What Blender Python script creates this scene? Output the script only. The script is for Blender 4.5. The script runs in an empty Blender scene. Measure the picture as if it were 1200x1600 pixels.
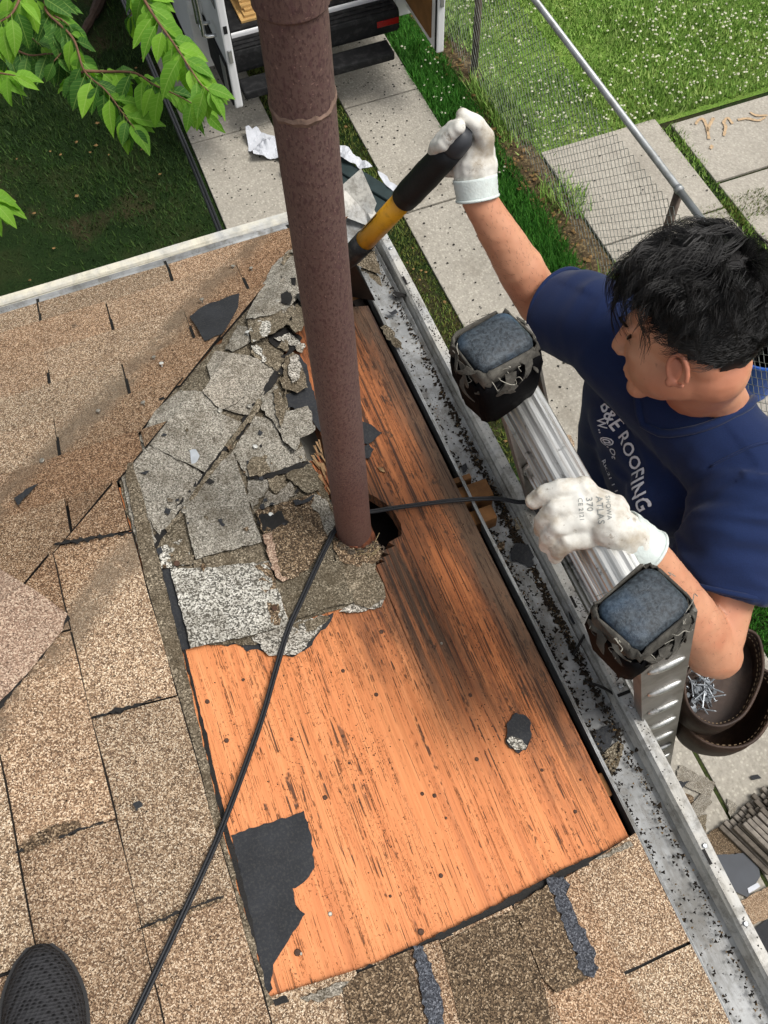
import bpy, bmesh, math, random
import numpy as np
from mathutils import Vector, Matrix, Euler, noise
from mathutils.bvhtree import BVHTree
random.seed(7); rng = np.random.default_rng(7)
S = bpy.context.scene
col = S.collection
rad = math.radians

# ------------------------------------------------------------------ camera
CZ = 4.7                                   # height of the camera above the driveway
F = 1450.0                                 # focal length for a picture 1200 x 1600
ROWS = ((0.93271217, -0.35971895, -0.02550065),    # camera right, in world axes
        (-0.32816672, -0.81732811, -0.47358354),   # camera down
        (0.14951457, 0.4500856, -0.88037966))      # camera forward
cam = bpy.data.cameras.new('camera')
cam.sensor_fit = 'VERTICAL'; cam.sensor_height = 24.0; cam.lens = 24.0*F/1600.0
cam.clip_start = 0.05; cam.clip_end = 500.0
cam_o = bpy.data.objects.new('camera', cam); col.objects.link(cam_o)
_r, _d, _f = (Vector(a) for a in ROWS)
mw = Matrix((( _r.x, -_d.x, -_f.x, 0.0), (_r.y, -_d.y, -_f.y, 0.0), (_r.z, -_d.z, -_f.z, CZ), (0, 0, 0, 1)))
cam_o.matrix_world = mw
S.camera = cam_o

# ------------------------------------------------------------------ sky, sun, exposure
SUN_EL, SUN_AZ = 62.0, 120.0               # azimuth clockwise from +Y
w = bpy.data.worlds.new('World'); S.world = w; w.use_nodes = True
wn = w.node_tree; wn.nodes.clear()
sky = wn.nodes.new('ShaderNodeTexSky'); sky.sky_type = 'NISHITA'; sky.sun_disc = False
sky.sun_elevation = rad(SUN_EL); sky.sun_rotation = rad(SUN_AZ)
sky.air_density = 1.0; sky.dust_density = 5.0; sky.ozone_density = 0.6
bg = wn.nodes.new('ShaderNodeBackground'); bg.inputs['Strength'].default_value = 0.125
hs = wn.nodes.new('ShaderNodeHueSaturation'); hs.inputs['Saturation'].default_value = 0.3
wo = wn.nodes.new('ShaderNodeOutputWorld')
wn.links.new(sky.outputs[0], hs.inputs['Color']); wn.links.new(hs.outputs[0], bg.inputs['Color']); wn.links.new(bg.outputs[0], wo.inputs['Surface'])
sl = bpy.data.lights.new('sun', 'SUN'); sl.energy = 1.5; sl.angle = rad(22); sl.color = (1.0, 0.965, 0.91)
so = bpy.data.objects.new('sun', sl); col.objects.link(so)
sdir = Vector((math.sin(rad(SUN_AZ))*math.cos(rad(SUN_EL)), math.cos(rad(SUN_AZ))*math.cos(rad(SUN_EL)), math.sin(rad(SUN_EL))))
so.rotation_euler = sdir.to_track_quat('Z', 'Y').to_euler()
S.view_settings.view_transform = 'Standard'; S.view_settings.look = 'None'
S.view_settings.gamma = 1.0; S.view_settings.use_curve_mapping = False
S.view_settings.exposure = 0.5

# ------------------------------------------------------------------ measured points
def ray(u, v):
    a = ((u-600)/F, (v-800)/F, 1.0)
    return Vector([sum(ROWS[k][i]*a[k] for k in range(3)) for i in range(3)])
def G(u, v, z=0.0):                         # a point seen at u,v that lies at height z
    r = ray(u, v); return r*((z-CZ)/r.z) + Vector((0, 0, CZ))
def at(u, v, d):                            # a point seen at u,v, d metres deep
    return ray(u, v)*d + Vector((0, 0, CZ))
def proj(p):
    q = Vector(p)-Vector((0, 0, CZ)); c = [Vector(ROWS[k]).dot(q) for k in range(3)]
    return (600+F*c[0]/c[2], 800+F*c[1]/c[2], c[2]) if c[2] > 0.01 else (-1e9, -1e9, c[2])
EZ = 3.03                                   # eave height
CX, CY = 0.561, 1.697                       # the corner of the eaves in plan
PITCH = 0.35
KK = math.sqrt(1+PITCH*PITCH)
NR = Vector((PITCH, 0, 1))/KK; NL = Vector((0, PITCH, 1))/KK
def R(s, y, h=0.0):                         # right roof slope: s up the slope, y along the eave, h off the surface
    return Vector((CX-s/KK, y, EZ+PITCH*s/KK)) + NR*h
def L(s, x, h=0.0):                         # far roof slope
    return Vector((x, CY-s/KK, EZ+PITCH*s/KK)) + NL*h
def roofpt(u, v, h=0.0):                    # the roof surface seen at u,v
    r = ray(u, v); o = Vector((0, 0, CZ)); c = Vector((CX, CY, EZ))
    best = None
    for n in (NR, NL):
        t = (n.dot(c-o)+h)/n.dot(r)
        if best is None or t > best: best = t      # the roof is the lower of the two planes
    return r*best + o
def RS(u, v):                               # -> s, y on the right slope
    r = ray(u, v); o = Vector((0, 0, CZ)); t = NR.dot(Vector((CX, CY, EZ))-o)/NR.dot(r); p = r*t+o
    return (CX-p.x)*KK, p.y

# ------------------------------------------------------------------ naming and linking
def tag(o, label=None, cat=None, group=None, kind=None):
    if label: o['label'] = label
    if cat: o['category'] = cat
    if group: o['group'] = group
    if kind: o['kind'] = kind
    return o
def empty(name, loc=(0, 0, 0)):
    o = bpy.data.objects.new(name, None); o.location = loc; o.empty_display_size = 0.1
    col.objects.link(o); return o
def put(o, parent=None):
    col.objects.link(o)
    if parent is not None:
        o.parent = parent
        o.matrix_parent_inverse = Matrix.Translation(-world_loc(parent))
    return o
def world_loc(o):
    v = Vector((0, 0, 0))
    while o is not None:
        v += Vector(o.location) + Vector(o.matrix_parent_inverse.translation if o.parent else (0, 0, 0)); o = o.parent
    return v
def obj(name, me, m=None, parent=None, smooth=False):
    if isinstance(me, bmesh.types.BMesh):
        b = me; me = bpy.data.meshes.new(name); b.to_mesh(me); b.free()
    if m is not None:
        if len(me.materials): me.materials.clear()
        me.materials.append(m)
    if smooth: me.polygons.foreach_set('use_smooth', [True]*len(me.polygons))
    o = bpy.data.objects.new(name, me); return put(o, parent)
def mesh(name, v, f):
    me = bpy.data.meshes.new(name); me.from_pydata([tuple(p) for p in v], [], f); me.update(); return me

MT = {}
# ------------------------------------------------------------------ shapes
def box(bm, lo, hi, mat=None, bev=0.0):
    r = bmesh.ops.create_cube(bm, size=1.0)
    c = [(a+b)/2 for a, b in zip(lo, hi)]; s = [b-a for a, b in zip(lo, hi)]
    for v in r['verts']: v.co = Vector((v.co.x*s[0]+c[0], v.co.y*s[1]+c[1], v.co.z*s[2]+c[2]))
    if bev > 0:
        es = list({e for v in r['verts'] for e in v.link_edges})
        q = bmesh.ops.bevel(bm, geom=es, offset=bev, segments=2, affect='EDGES', profile=0.6)
        vs = list({v for f in q['faces'] for v in f.verts} | {v for v in r['verts'] if v.is_valid})
    else: vs = r['verts']
    if mat is not None:
        for v in vs: v.co = mat @ v.co
    return bm
def boxm(lo, hi, mat=None, bev=0.0):
    bm = bmesh.new(); box(bm, lo, hi, mat, bev); return bm
def frame(p, t):
    t = t.normalized(); a = Vector((0, 0, 1)) if abs(t.z) < 0.9 else Vector((1, 0, 0))
    x = a.cross(t).normalized(); return x, t.cross(x)
def tube(bm, pts, r, n=8, cap=True):
    pts = [Vector(p) for p in pts]; rr = r if isinstance(r, (list, tuple)) else [r]*len(pts)
    rings = []; px = None
    for i, p in enumerate(pts):
        t = (pts[min(i+1, len(pts)-1)]-pts[max(i-1, 0)])
        if t.length < 1e-9: t = Vector((0, 0, 1))
        x, y = frame(p, t)
        if px is not None:
            tt = t.normalized(); x = (px-tt*px.dot(tt))
            x = x.normalized() if x.length > 1e-6 else frame(p, t)[0]; y = tt.cross(x)
        px = x
        rings.append([bm.verts.new(p+(x*math.cos(2*math.pi*k/n)+y*math.sin(2*math.pi*k/n))*rr[i]) for k in range(n)])
    for a, b in zip(rings, rings[1:]):
        for k in range(n): bm.faces.new((a[k], a[(k+1) % n], b[(k+1) % n], b[k]))
    if cap:
        bm.faces.new(list(reversed(rings[0]))); bm.faces.new(rings[-1])
    return rings
def tubem(pts, r, n=8):
    bm = bmesh.new(); tube(bm, pts, r, n); return bm
def spline(pts, n=8):
    pts = [Vector(p) for p in pts]; q = [pts[0]*2-pts[1]]+pts+[pts[-1]*2-pts[-2]]; out = []
    for i in range(1, len(q)-2):
        a, b, c, d = q[i-1:i+3]
        for k in range(n):
            t = k/n
            out.append(0.5*((2*b)+(c-a)*t+(2*a-5*b+4*c-d)*t*t+(3*b-a-3*c+d)*t**3))
    out.append(pts[-1]); return out
def prism(bm, prof, axis_pts, closed=True, cap=True):
    """profile: list of 2D offsets given as vectors per station"""
    rings = [[bm.verts.new(p) for p in st] for st in axis_pts]
    n = len(rings[0])
    for a, b in zip(rings, rings[1:]):
        for k in range(n if closed else n-1): bm.faces.new((a[k], a[(k+1) % n], b[(k+1) % n], b[k]))
    if cap and closed:
        bm.faces.new(list(reversed(rings[0]))); bm.faces.new(rings[-1])
    return rings
def jag(poly, amp, step):
    """a torn outline: the sides of a polygon broken up unevenly"""
    out = []; n = len(poly)
    for i in range(n):
        a = Vector(poly[i]).to_2d(); b = Vector(poly[(i+1) % n]).to_2d(); d = b-a; k = max(1, int(d.length/step))
        nn = Vector((-d.y, d.x)).normalized() if d.length > 1e-9 else Vector((0, 0))
        for j in range(k):
            t = j/k + (random.uniform(-.3, .3)/k if j else 0)
            out.append(a+d*t+nn*(random.gauss(0, amp) if j else 0))
    return out
def slab(name, poly, h0, h1, m, parent=None, amp=0.0, step=9.0, maxe=60.0, bend=None, mapf=roofpt):
    """a sheet lying on the roof: outline in measured points, from height h0 to h1 off the roof surface"""
    pts = jag(poly, amp, step) if amp > 0 else [Vector(p).to_2d() for p in poly]
    bm = bmesh.new()
    f = bm.faces.new([bm.verts.new((p.x, p.y, 0)) for p in pts])
    bmesh.ops.triangulate(bm, faces=[f])
    for _ in range(5):
        es = [e for e in bm.edges if e.calc_length() > maxe]
        if not es: break
        bmesh.ops.subdivide_edges(bm, edges=es, cuts=1); bmesh.ops.triangulate(bm, faces=bm.faces[:])
    bm.normal_update()
    top = list(bm.verts); tf = list(bm.faces)
    bd = [e for e in bm.edges if e.is_boundary]
    uv = {v: (v.co.x, v.co.y) for v in top}
    low = {}
    for v in {v for e in bd for v in e.verts}: low[v] = bm.verts.new((0, 0, 0))
    dirn = 1 if sum(f.normal.z for f in tf) < 0 else -1
    for e in bd:
        a, b = e.verts; l = e.link_loops[0]
        if l.vert is not a: a, b = b, a
        bm.faces.new((b, a, low[a], low[b]))
    for v, (x, y) in uv.items():
        e = bend(x, y) if bend else 0.0
        v.co = mapf(x, y, h1+e)
        if v in low: low[v].co = mapf(x, y, h0+e)
    for f in bm.faces:
        if any(v not in uv for v in f.verts): f.material_index = 1
    bmesh.ops.recalc_face_normals(bm, faces=bm.faces[:])
    o = obj(name, bm, m, parent)
    o.data.materials.append(MT['tar'] if 'granules' in m.name else m)
    return o

# ------------------------------------------------------------------ materials
def lin(c):
    if isinstance(c, str): c = tuple(int(c[i:i+2], 16)/255 for i in (0, 2, 4))
    return tuple(x/12.92 if x <= 0.04045 else ((x+0.055)/1.055)**2.4 for x in c)+(1.0,)
class NT:
    def __init__(s, name, rough=0.8, metal=0.0, spec=0.3):
        s.m = bpy.data.materials.new(name); s.m.use_nodes = True; s.t = s.m.node_tree; s.t.nodes.clear()
        s.out = s.t.nodes.new('ShaderNodeOutputMaterial'); s.b = s.t.nodes.new('ShaderNodeBsdfPrincipled')
        s.t.links.new(s.b.outputs[0], s.out.inputs[0])
        s.b.inputs['Roughness'].default_value = rough; s.b.inputs['Metallic'].default_value = metal
        s.b.inputs['Specular IOR Level'].default_value = spec
        s.tc = s.t.nodes.new('ShaderNodeTexCoord'); s.P = s.tc.outputs['Object']
    def set(s, sock, v):
        if isinstance(v, bpy.types.NodeSocket): s.t.links.new(v, sock)
        elif isinstance(v, (tuple, list)) and len(v) == 3 and sock.type == 'RGBA': sock.default_value = tuple(v)+(1,)
        else: sock.default_value = v
    def n(s, ty, out=0, props=None, **kw):
        x = s.t.nodes.new('ShaderNode'+ty)
        for k, v in (props or {}).items(): setattr(x, k, v)
        for k, v in kw.items():
            k2 = int(k[1:]) if k[0] == 'i' and k[1:].isdigit() else k.replace('_', ' ')
            s.set(x.inputs[k2], v)
        return x.outputs[out]
    def map(s, sc=(1, 1, 1), rot=(0, 0, 0), loc=(0, 0, 0)):
        return s.n('Mapping', Vector=s.P, Scale=sc, Rotation=rot, Location=loc)
    def noise(s, sc, det=3, rough=.55, vec=None, out=0, dist=0.0):
        return s.n('TexNoise', out, Vector=vec or s.P, Scale=sc, Detail=det, Roughness=rough, Distortion=dist)
    def vor(s, sc, vec=None, out=1, feat='F1', rnd=1.0):
        return s.n('TexVoronoi', out, {'feature': feat}, Vector=vec or s.P, Scale=sc, Randomness=rnd)
    def ramp(s, fac, stops, interp='LINEAR'):
        x = s.t.nodes.new('ShaderNodeValToRGB'); x.color_ramp.interpolation = interp
        e = x.color_ramp.elements
        while len(e) < len(stops): e.new(0.5)
        for i, (p, c) in enumerate(stops):
            e[i].position = p; e[i].color = lin(c) if not isinstance(c, float) else (c, c, c, 1)
        s.set(x.inputs[0], fac); return x.outputs[0]
    def mix(s, fac, a, b, mode='MIX'):
        x = s.t.nodes.new('ShaderNodeMix'); x.data_type = 'RGBA'; x.blend_type = mode
        s.set(x.inputs[0], fac); s.set(x.inputs[6], lin(a) if isinstance(a, str) else a); s.set(x.inputs[7], lin(b) if isinstance(b, str) else b)
        return x.outputs[2]
    def math(s, op, a, b=0.0, c=None, clamp=False):
        x = s.t.nodes.new('ShaderNodeMath'); x.operation = op; x.use_clamp = clamp
        s.set(x.inputs[0], a); s.set(x.inputs[1], b)
        if c is not None: s.set(x.inputs[2], c)
        return x.outputs[0]
    def sep(s, v, k): return s.n('SeparateXYZ', k, Vector=v)
    def smooth(s, v, a, b):
        x = s.t.nodes.new('ShaderNodeMapRange'); x.interpolation_type = 'SMOOTHSTEP'
        s.set(x.inputs[0], v); s.set(x.inputs[1], a); s.set(x.inputs[2], b); return x.outputs[0]
    def rnd(s): return s.n('ObjectInfo', 'Random')
    def color(s, v): s.set(s.b.inputs['Base Color'], lin(v) if isinstance(v, str) else v); return s
    def bump(s, h, strength=.4, dist=.002):
        o = s.n('Bump', Height=h, Strength=strength, Distance=dist); s.t.links.new(o, s.b.inputs['Normal']); return s
    def rough(s, v): s.set(s.b.inputs['Roughness'], v); return s
def plain(name, c, rough=.7, metal=0., var=.12, sc=30., bump=0., bsc=200., spec=.3, dirt=None, dsc=8., damt=.5):
    n = NT(name, rough, metal, spec)
    f = n.noise(sc, 4)
    base = n.mix(1.0, c, n.ramp(f, [(0.25, 1-var*1.6), (0.75, 1.0)]), 'MULTIPLY')
    if dirt: base = n.mix(n.math('MULTIPLY', n.smooth(n.noise(dsc, 6, .7), .45, .7), damt), base, dirt)
    n.color(base)
    if bump: n.bump(n.noise(bsc, 3), bump, .002)
    return n.m
def granule(name, stops, sc=330., tint=None, blot=.25, stain=False, ovar=.12, bump=.7, dirt=0.):
    """mineral granules of an asphalt shingle"""
    n = NT(name, .92, 0, .15)
    c1 = n.vor(sc, out=1); v = n.sep(c1, 0)
    big = n.noise(9., 4, .6); mid = n.noise(70., 2, .6)
    base = n.ramp(v, stops, 'LINEAR')
    base = n.mix(.22, base, n.ramp(n.noise(sc*1.7, 1), stops))
    sh = n.math('MULTIPLY_ADD', big, blot*2, 1-blot)
    sh = n.math('MULTIPLY', sh, n.math('MULTIPLY_ADD', mid, .5, .75))
    sh = n.math('MULTIPLY', sh, n.math('MULTIPLY_ADD', n.rnd(), ovar*2, 1-ovar))
    base = n.mix(1.0, base, n.n('CombineColor', Red=sh, Green=sh, Blue=sh), 'MULTIPLY')
    if stain:      # dirt lines and unweathered colour where the hip caps used to lie
        t = n.math('SUBTRACT', n.math('SUBTRACT', n.sep(n.P, 1), n.sep(n.P, 0)), CY-CX)
        t = n.math('ADD', t, n.math('MULTIPLY_ADD', n.noise(7., 3), .09, -.045))
        near = n.math('MULTIPLY', n.smooth(t, -.15, -.07), n.smooth(t, .27, .19))
        base = n.mix(n.math('MULTIPLY', near, .4), base, n.mix(1.0, base, 'b08e68', 'MULTIPLY'))
        l1 = n.math('MULTIPLY', n.smooth(t, .19, .24), n.smooth(t, .31, .26))
        l2 = n.math('MULTIPLY', n.smooth(t, -.20, -.15), n.smooth(t, -.09, -.13))
        d = n.math('MULTIPLY', n.math('ADD', l1, l2), n.smooth(n.noise(16., 4, .65), .3, .52))
        base = n.mix(n.math('MULTIPLY', d, .72, clamp=True), base, '6b5f50')
    if tint: base = n.mix(1.0, base, tint, 'MULTIPLY')
    if dirt:
        base = n.mix(n.math('MULTIPLY', n.smooth(n.noise(17., 6, .72), .40, .68), dirt), base, '4c4334')
        base = n.mix(n.math('MULTIPLY', n.smooth(n.noise(140., 3, .6), .66, .70), dirt), base, '1f1b16')
    hu = n.math('FRACT', n.math('MULTIPLY', n.rnd(), 7.31)); base = n.mix(n.math('MULTIPLY', hu, .32 if stain else .12), base, n.mix(1.0, base, 'e0b088', 'MULTIPLY'))
    # bare tar patches where the granules have worn off
    wear = n.smooth(n.noise(24., 5, .7), .66, .74)
    base = n.mix(n.math('MULTIPLY', wear, .5), base, '4a4238')
    n.color(base)
    n.bump(n.vor(sc, out=0), bump, .0022)
    return n.m
TAN = [(0.0, '2e251d'), (.2, '58473a'), (.42, '7e6852'), (.62, 'a08970'), (.82, 'c4b095'), (1.0, 'e4d7c0')]
GREY = [(0.0, '302d26'), (.2, '5f5b51'), (.5, '88847a'), (.8, 'a6a195'), (1.0, 'c9c4b8')]
DARK = [(0.0, '1b1712'), (.3, '40362b'), (.6, '665644'), (.86, '8f7c63'), (1.0, 'c2b096')]
SPK = [(0.0, '1f1e1a'), (.33, '3a3832'), (.45, '96938a'), (.75, 'c2bfb4'), (1.0, 'e2dfd6')]
MT['tan'] = granule('tan_shingle_granules', TAN, sc=580., stain=True, ovar=.16)
MT['tan_cap'] = granule('pinkish_tan_granules', [(0, '463830'), (.3, '786252'), (.6, '9a8270'), (1, 'c8b5a0')], sc=520.)
MT['grey'] = granule('grey_shingle_granules', GREY, sc=520., blot=.22, bump=.5, dirt=.55)
MT['dgrey'] = granule('dirty_grey_granules', [(0, '2a261e'), (.3, '575042'), (.65, '7a7161'), (.9, '9c927f'), (1, 'c4baa4')], sc=460., blot=.3, dirt=.7)
MT['brown'] = granule('brown_dirty_granules', DARK, sc=440., blot=.3)
MT['spk'] = granule('white_black_granules', SPK, sc=420., blot=.2, bump=.6, dirt=.4)
MT['felt'] = plain('black_felt', '2e3034', .85, var=.3, sc=18, bump=.3, bsc=400, dirt='55544f', dsc=260, damt=.3)
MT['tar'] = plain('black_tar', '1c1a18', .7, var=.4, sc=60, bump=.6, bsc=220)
MT['tarstrip'] = granule('blue_grey_sealant', [(0, '222327'), (.4, '3b3e44'), (.8, '585c63'), (1, '7d8087')], sc=520., blot=.45, ovar=.05)
def wood(name, main='c87640', dark='8c4d28', weather=0.5, shift=0.0):
    n = NT(name, .62, 0, .35)
    g = n.map((26, 1.1, 26), loc=(shift, shift*3, 0)); g2 = n.map((95, 2.2, 95), loc=(shift*2, 0, 0)); g3 = n.map((210, 3.0, 210), loc=(0, shift, 0))
    a = n.noise(1.6, 5, .6, g, dist=.35); b = n.noise(1.5, 4, .65, g2); c = n.noise(1.0, 3, .6, g3)
    base = n.ramp(a, [(.25, dark), (.42, main), (.6, 'd58850'), (.8, 'b4683a')])
    base = n.mix(.5, base, n.ramp(b, [(.3, '965a36'), (.52, 'c88052'), (.75, 'd8996a')]))
    x, y = n.sep(n.P, 0), n.sep(n.P, 1)
    # weathered darker wood up towards the pipe and the eave, bright fresh wood low down the slope
    u = n.math('ADD', n.math('MULTIPLY', y, 1.1), n.math('MULTIPLY', x, 1.4))
    u = n.math('ADD', u, n.math('MULTIPLY_ADD', n.noise(5., 5, .65, n.map((2.2, .6, 2.2))), .5, -.25))
    old = n.smooth(u, .55, 1.2)
    base = n.mix(n.math('MULTIPLY', old, .72), base, n.mix(n.smooth(b, .3, .65), '5a3018', '9a5a30'))
    stn = n.math('MULTIPLY', n.smooth(n.noise(1.4, 5, .65, n.map((11, 2.2, 11), loc=(5, 1, 0))), .46, .66), n.smooth(u, .5, 1.0))
    base = n.mix(n.math('MULTIPLY', stn, .7), base, '4a2e1e')
    # grey rot below the pipe
    dx = n.math('ABSOLUTE', n.math('SUBTRACT', x, n.math('MULTIPLY_ADD', y, -.02, .262)))
    dx = n.math('ADD', dx, n.math('MULTIPLY_ADD', n.noise(3., 4, .6, n.map((20, 2.5, 20))), .09, -.045))
    rot = n.math('MULTIPLY', n.smooth(dx, .085, .01), n.math('MULTIPLY', n.smooth(y, .22, .55), n.smooth(y, 1.0, .8)))
    rot = n.math('MULTIPLY', rot, n.smooth(b, .22, .56)); base = n.mix(n.math('MULTIPLY', rot, .95), base, '33291f')
    edge = n.smooth(n.math('ADD', x, n.math('MULTIPLY_ADD', n.noise(4., 4, .6, n.map((12, 2, 12))), .07, -.035)), .355, .42)
    edge = n.math('MULTIPLY', edge, n.smooth(y, .2, .5))
    base = n.mix(n.math('MULTIPLY', edge, .85), base, '4a3e31')
    # grain checks
    def hair(ax, ay, off, wd, lo, hi, ms):
        q = n.noise(1.0, 2, .5, n.map((ax, ay, 0), loc=(off+shift, off, 0)))
        l = n.smooth(n.math('ABSOLUTE', n.math('SUBTRACT', q, .5)), wd, wd*.25)
        br = n.noise(1.0, 3, .7, n.map((ms, ms*.55, 0), loc=(off*2, 0, 0)))
        return n.math('MULTIPLY', l, n.smooth(br, lo, hi))
    ck = n.math('MAXIMUM', n.math('MULTIPLY', hair(30., .5, 1.3, .0055, .46, .56, 34.), .8), hair(58., .9, 7.7, .0085, .44, .55, 40.))
    ck = n.math('MAXIMUM', ck, n.math('MULTIPLY', hair(105., 1.7, 4.1, .014, .48, .60, 90.), .8))
    ck = n.math('MAXIMUM', ck, n.math('MULTIPLY', hair(75., 1.2, 9.3, .010, .50, .58, 160.), .9))
    ck = n.math('MAXIMUM', ck, n.math('MULTIPLY', n.math('MAXIMUM', hair(40., .3, 2.9, .016, .36, .5, 18.), hair(85., .8, 6.1, .022, .42, .54, 30.)), n.smooth(u, .62, 1.05)))
    base = n.mix(n.math('MULTIPLY', ck, .88), base, '2a180f')
    # black felt specks
    sp = n.math('MULTIPLY', n.smooth(n.noise(230., 3, .7), .60, .66), n.smooth(n.noise(11., 5, .7, n.map((1.6, .7, 1.6))), .46, .62))
    base = n.mix(n.math('MULTIPLY', sp, .85), base, '2a211c')
    sp2 = n.math('MULTIPLY', n.smooth(n.noise(60., 5, .72, n.map((1, .5, 1))), .58, .66), n.smooth(u, .55, 1.1))
    base = n.mix(n.math('MULTIPLY', sp2, .75), base, '33291f')
    n.color(base)
    n.bump(n.math('SUBTRACT', n.math('MULTIPLY', c, .3), n.math('ADD', ck, n.math('MULTIPLY', sp, -.5))), .55, .003)
    return n.m
WOODS = [wood('weathered_fir_board_%s' % 'abc'[i], shift=i*1.7) for i in range(3)]
MT['oldwood'] = plain('raw_brown_wood', '80583a', .8, var=.5, sc=14, bump=.4, bsc=90)
def rusty():
    n = NT('rusty_maroon_paint', .62, 0, .35)
    v = n.map((1, 1, .55))
    sp = n.noise(330., 4, .6, v); sp2 = n.noise(170., 3, .6, v); big = n.noise(6., 3)
    base = n.ramp(big, [(.3, '5f4842'), (.7, '6b5650')])
    base = n.mix(n.math('MULTIPLY', n.smooth(sp, .50, .62), .75), base, '452f30')
    base = n.mix(n.math('MULTIPLY', n.smooth(sp2, .52, .64), .5), base, '553a3c')
    base = n.mix(n.math('MULTIPLY', n.smooth(n.noise(300., 2), .66, .7), .5), base, '9a7a70')
    z = n.sep(n.P, 2)
    low = n.smooth(z, 3.42, 3.2)
    base = n.mix(n.math('MULTIPLY', low, .35), base, '6e4a3c')
    n.color(base); n.bump(n.math('ADD', sp, n.math('MULTIPLY', sp2, .6)), .35, .002)
    return n.m
MT['rust'] = rusty()
MT['rustband'] = plain('rusty_orange_steel', '8a5238', .8, var=.5, sc=60, bump=.4, bsc=200, dirt='4a3020', dsc=40)
def gutter_white(name, c='cfcfcb', dsc=40., amt=.85):
    n = NT(name, .5, .0, .4)
    base = n.mix(n.smooth(n.noise(9., 5, .65), .35, .75), c, 'aeb0b0')
    base = n.mix(n.math('MULTIPLY', n.smooth(n.noise(dsc, 6, .75), .46, .64), amt*.6), base, '5d584e')
    base = n.mix(n.math('MULTIPLY', n.smooth(n.noise(7., 6, .75, n.map((3, .6, 3))), .48, .66), amt*.55), base, '4c473d')
    sp = n.math('MULTIPLY', n.smooth(n.noise(260., 3, .7), .61, .65), n.smooth(n.noise(13., 4, .65), .45, .6))
    base = n.mix(n.math('MULTIPLY', sp, amt), base, '231f1a')
    n.color(base); n.rough(n.math('MULTIPLY_ADD', n.noise(20.), .3, .35)); return n.m
MT['gut'] = gutter_white('white_gutter_paint', 'bfbcb3', amt=.9, dsc=30.)
MT['gutin'] = gutter_white('dirty_gutter_inside', '7e8080', amt=1.0, dsc=26.)
MT['gutl'] = gutter_white('cream_gutter_paint', 'd2ccb8', amt=.4)
MT['alum'] = None
def alum():
    n = NT('worn_aluminium', .34, .85, .5)
    s = n.noise(2., 4, .6, n.map((120, 6, 120)))
    base = n.ramp(s, [(.3, 'b4b4b0'), (.7, 'dcdcd8')])
    base = n.mix(n.math('MULTIPLY', n.smooth(n.noise(28., 5, .7), .58, .68), .7), base, '55524c')
    n.color(base); n.rough(n.math('MULTIPLY_ADD', s, .25, .28)); return n.m
MT['alum'] = alum()
MT['alumd'] = plain('dull_rail_aluminium', '8f8b84', .5, .25, var=.2, sc=25, dirt='5a564e', dsc=14, damt=.6)
MT['steel'] = plain('galvanised_steel', 'b9bcbd', .35, .8, var=.15, sc=40)
MT['void'] = plain('void_shade_dark', '1a1512', .95, var=.4)  # near-black colour paints in the shade of attic and eave gap
MT['white'] = plain('white_paint', 'e4e5e6', .35, var=.05, sc=5, spec=.5)
MT['wall'] = plain('house_siding', 'b9b4a8', .8, var=.1)

# ================================================================== the setting on the ground
def grass_mat(name, cols, sc=3.0, soil=None, soilamt=.5):
    n = NT(name, .9, 0, .1)
    f = n.noise(sc, 6, .7); f2 = n.noise(60., 4, .7)
    base = n.ramp(f, [(.3, cols[0]), (.5, cols[1]), (.7, cols[2])])
    base = n.mix(1., base, n.ramp(f2, [(.3, .45), (.7, 1.0)]), 'MULTIPLY')
    if soil: base = n.mix(n.math('MULTIPLY', n.smooth(n.noise(sc*.55, 5, .68), .5, .68), soilamt), base, n.mix(f2, soil, '3c3222'))
    n.color(base); n.bump(f2, .8, .02); return n.m
def blade_mat(name, a, b, c):
    n = NT(name, .6, 0, .25)
    r = n.n('NewGeometry', 'Random Per Island')
    base = n.ramp(r, [(0, a), (.5, b), (1, c)])
    base = n.mix(1., base, n.ramp(n.noise(2.2, 4, .65), [(.3, .55), (.7, 1.)]), 'MULTIPLY')
    n.color(base); n.b.inputs['Subsurface Weight'].default_value = 0.0
    return n.m
def ground_plane(name, x0, x1, y0, y1, z, m):
    me = mesh(name, [(x0, y0, z), (x1, y0, z), (x1, y1, z), (x0, y1, z)], [(0, 1, 2, 3)])
    return tag(obj(name, me, m), kind='structure')
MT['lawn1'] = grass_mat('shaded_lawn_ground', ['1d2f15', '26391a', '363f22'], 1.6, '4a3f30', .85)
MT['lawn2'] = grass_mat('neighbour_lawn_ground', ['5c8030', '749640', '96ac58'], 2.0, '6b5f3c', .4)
MT['soil'] = plain('brown_soil_with_litter', '54452f', .95, var=.5, sc=18, bump=.8, bsc=60, dirt='8f7d58', dsc=50, damt=.7)
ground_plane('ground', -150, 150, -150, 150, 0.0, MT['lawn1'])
ground_plane('neighbour_lawn_ground', 2.72, 60, 4.66, 60, 0.006, MT['lawn2'])
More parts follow.
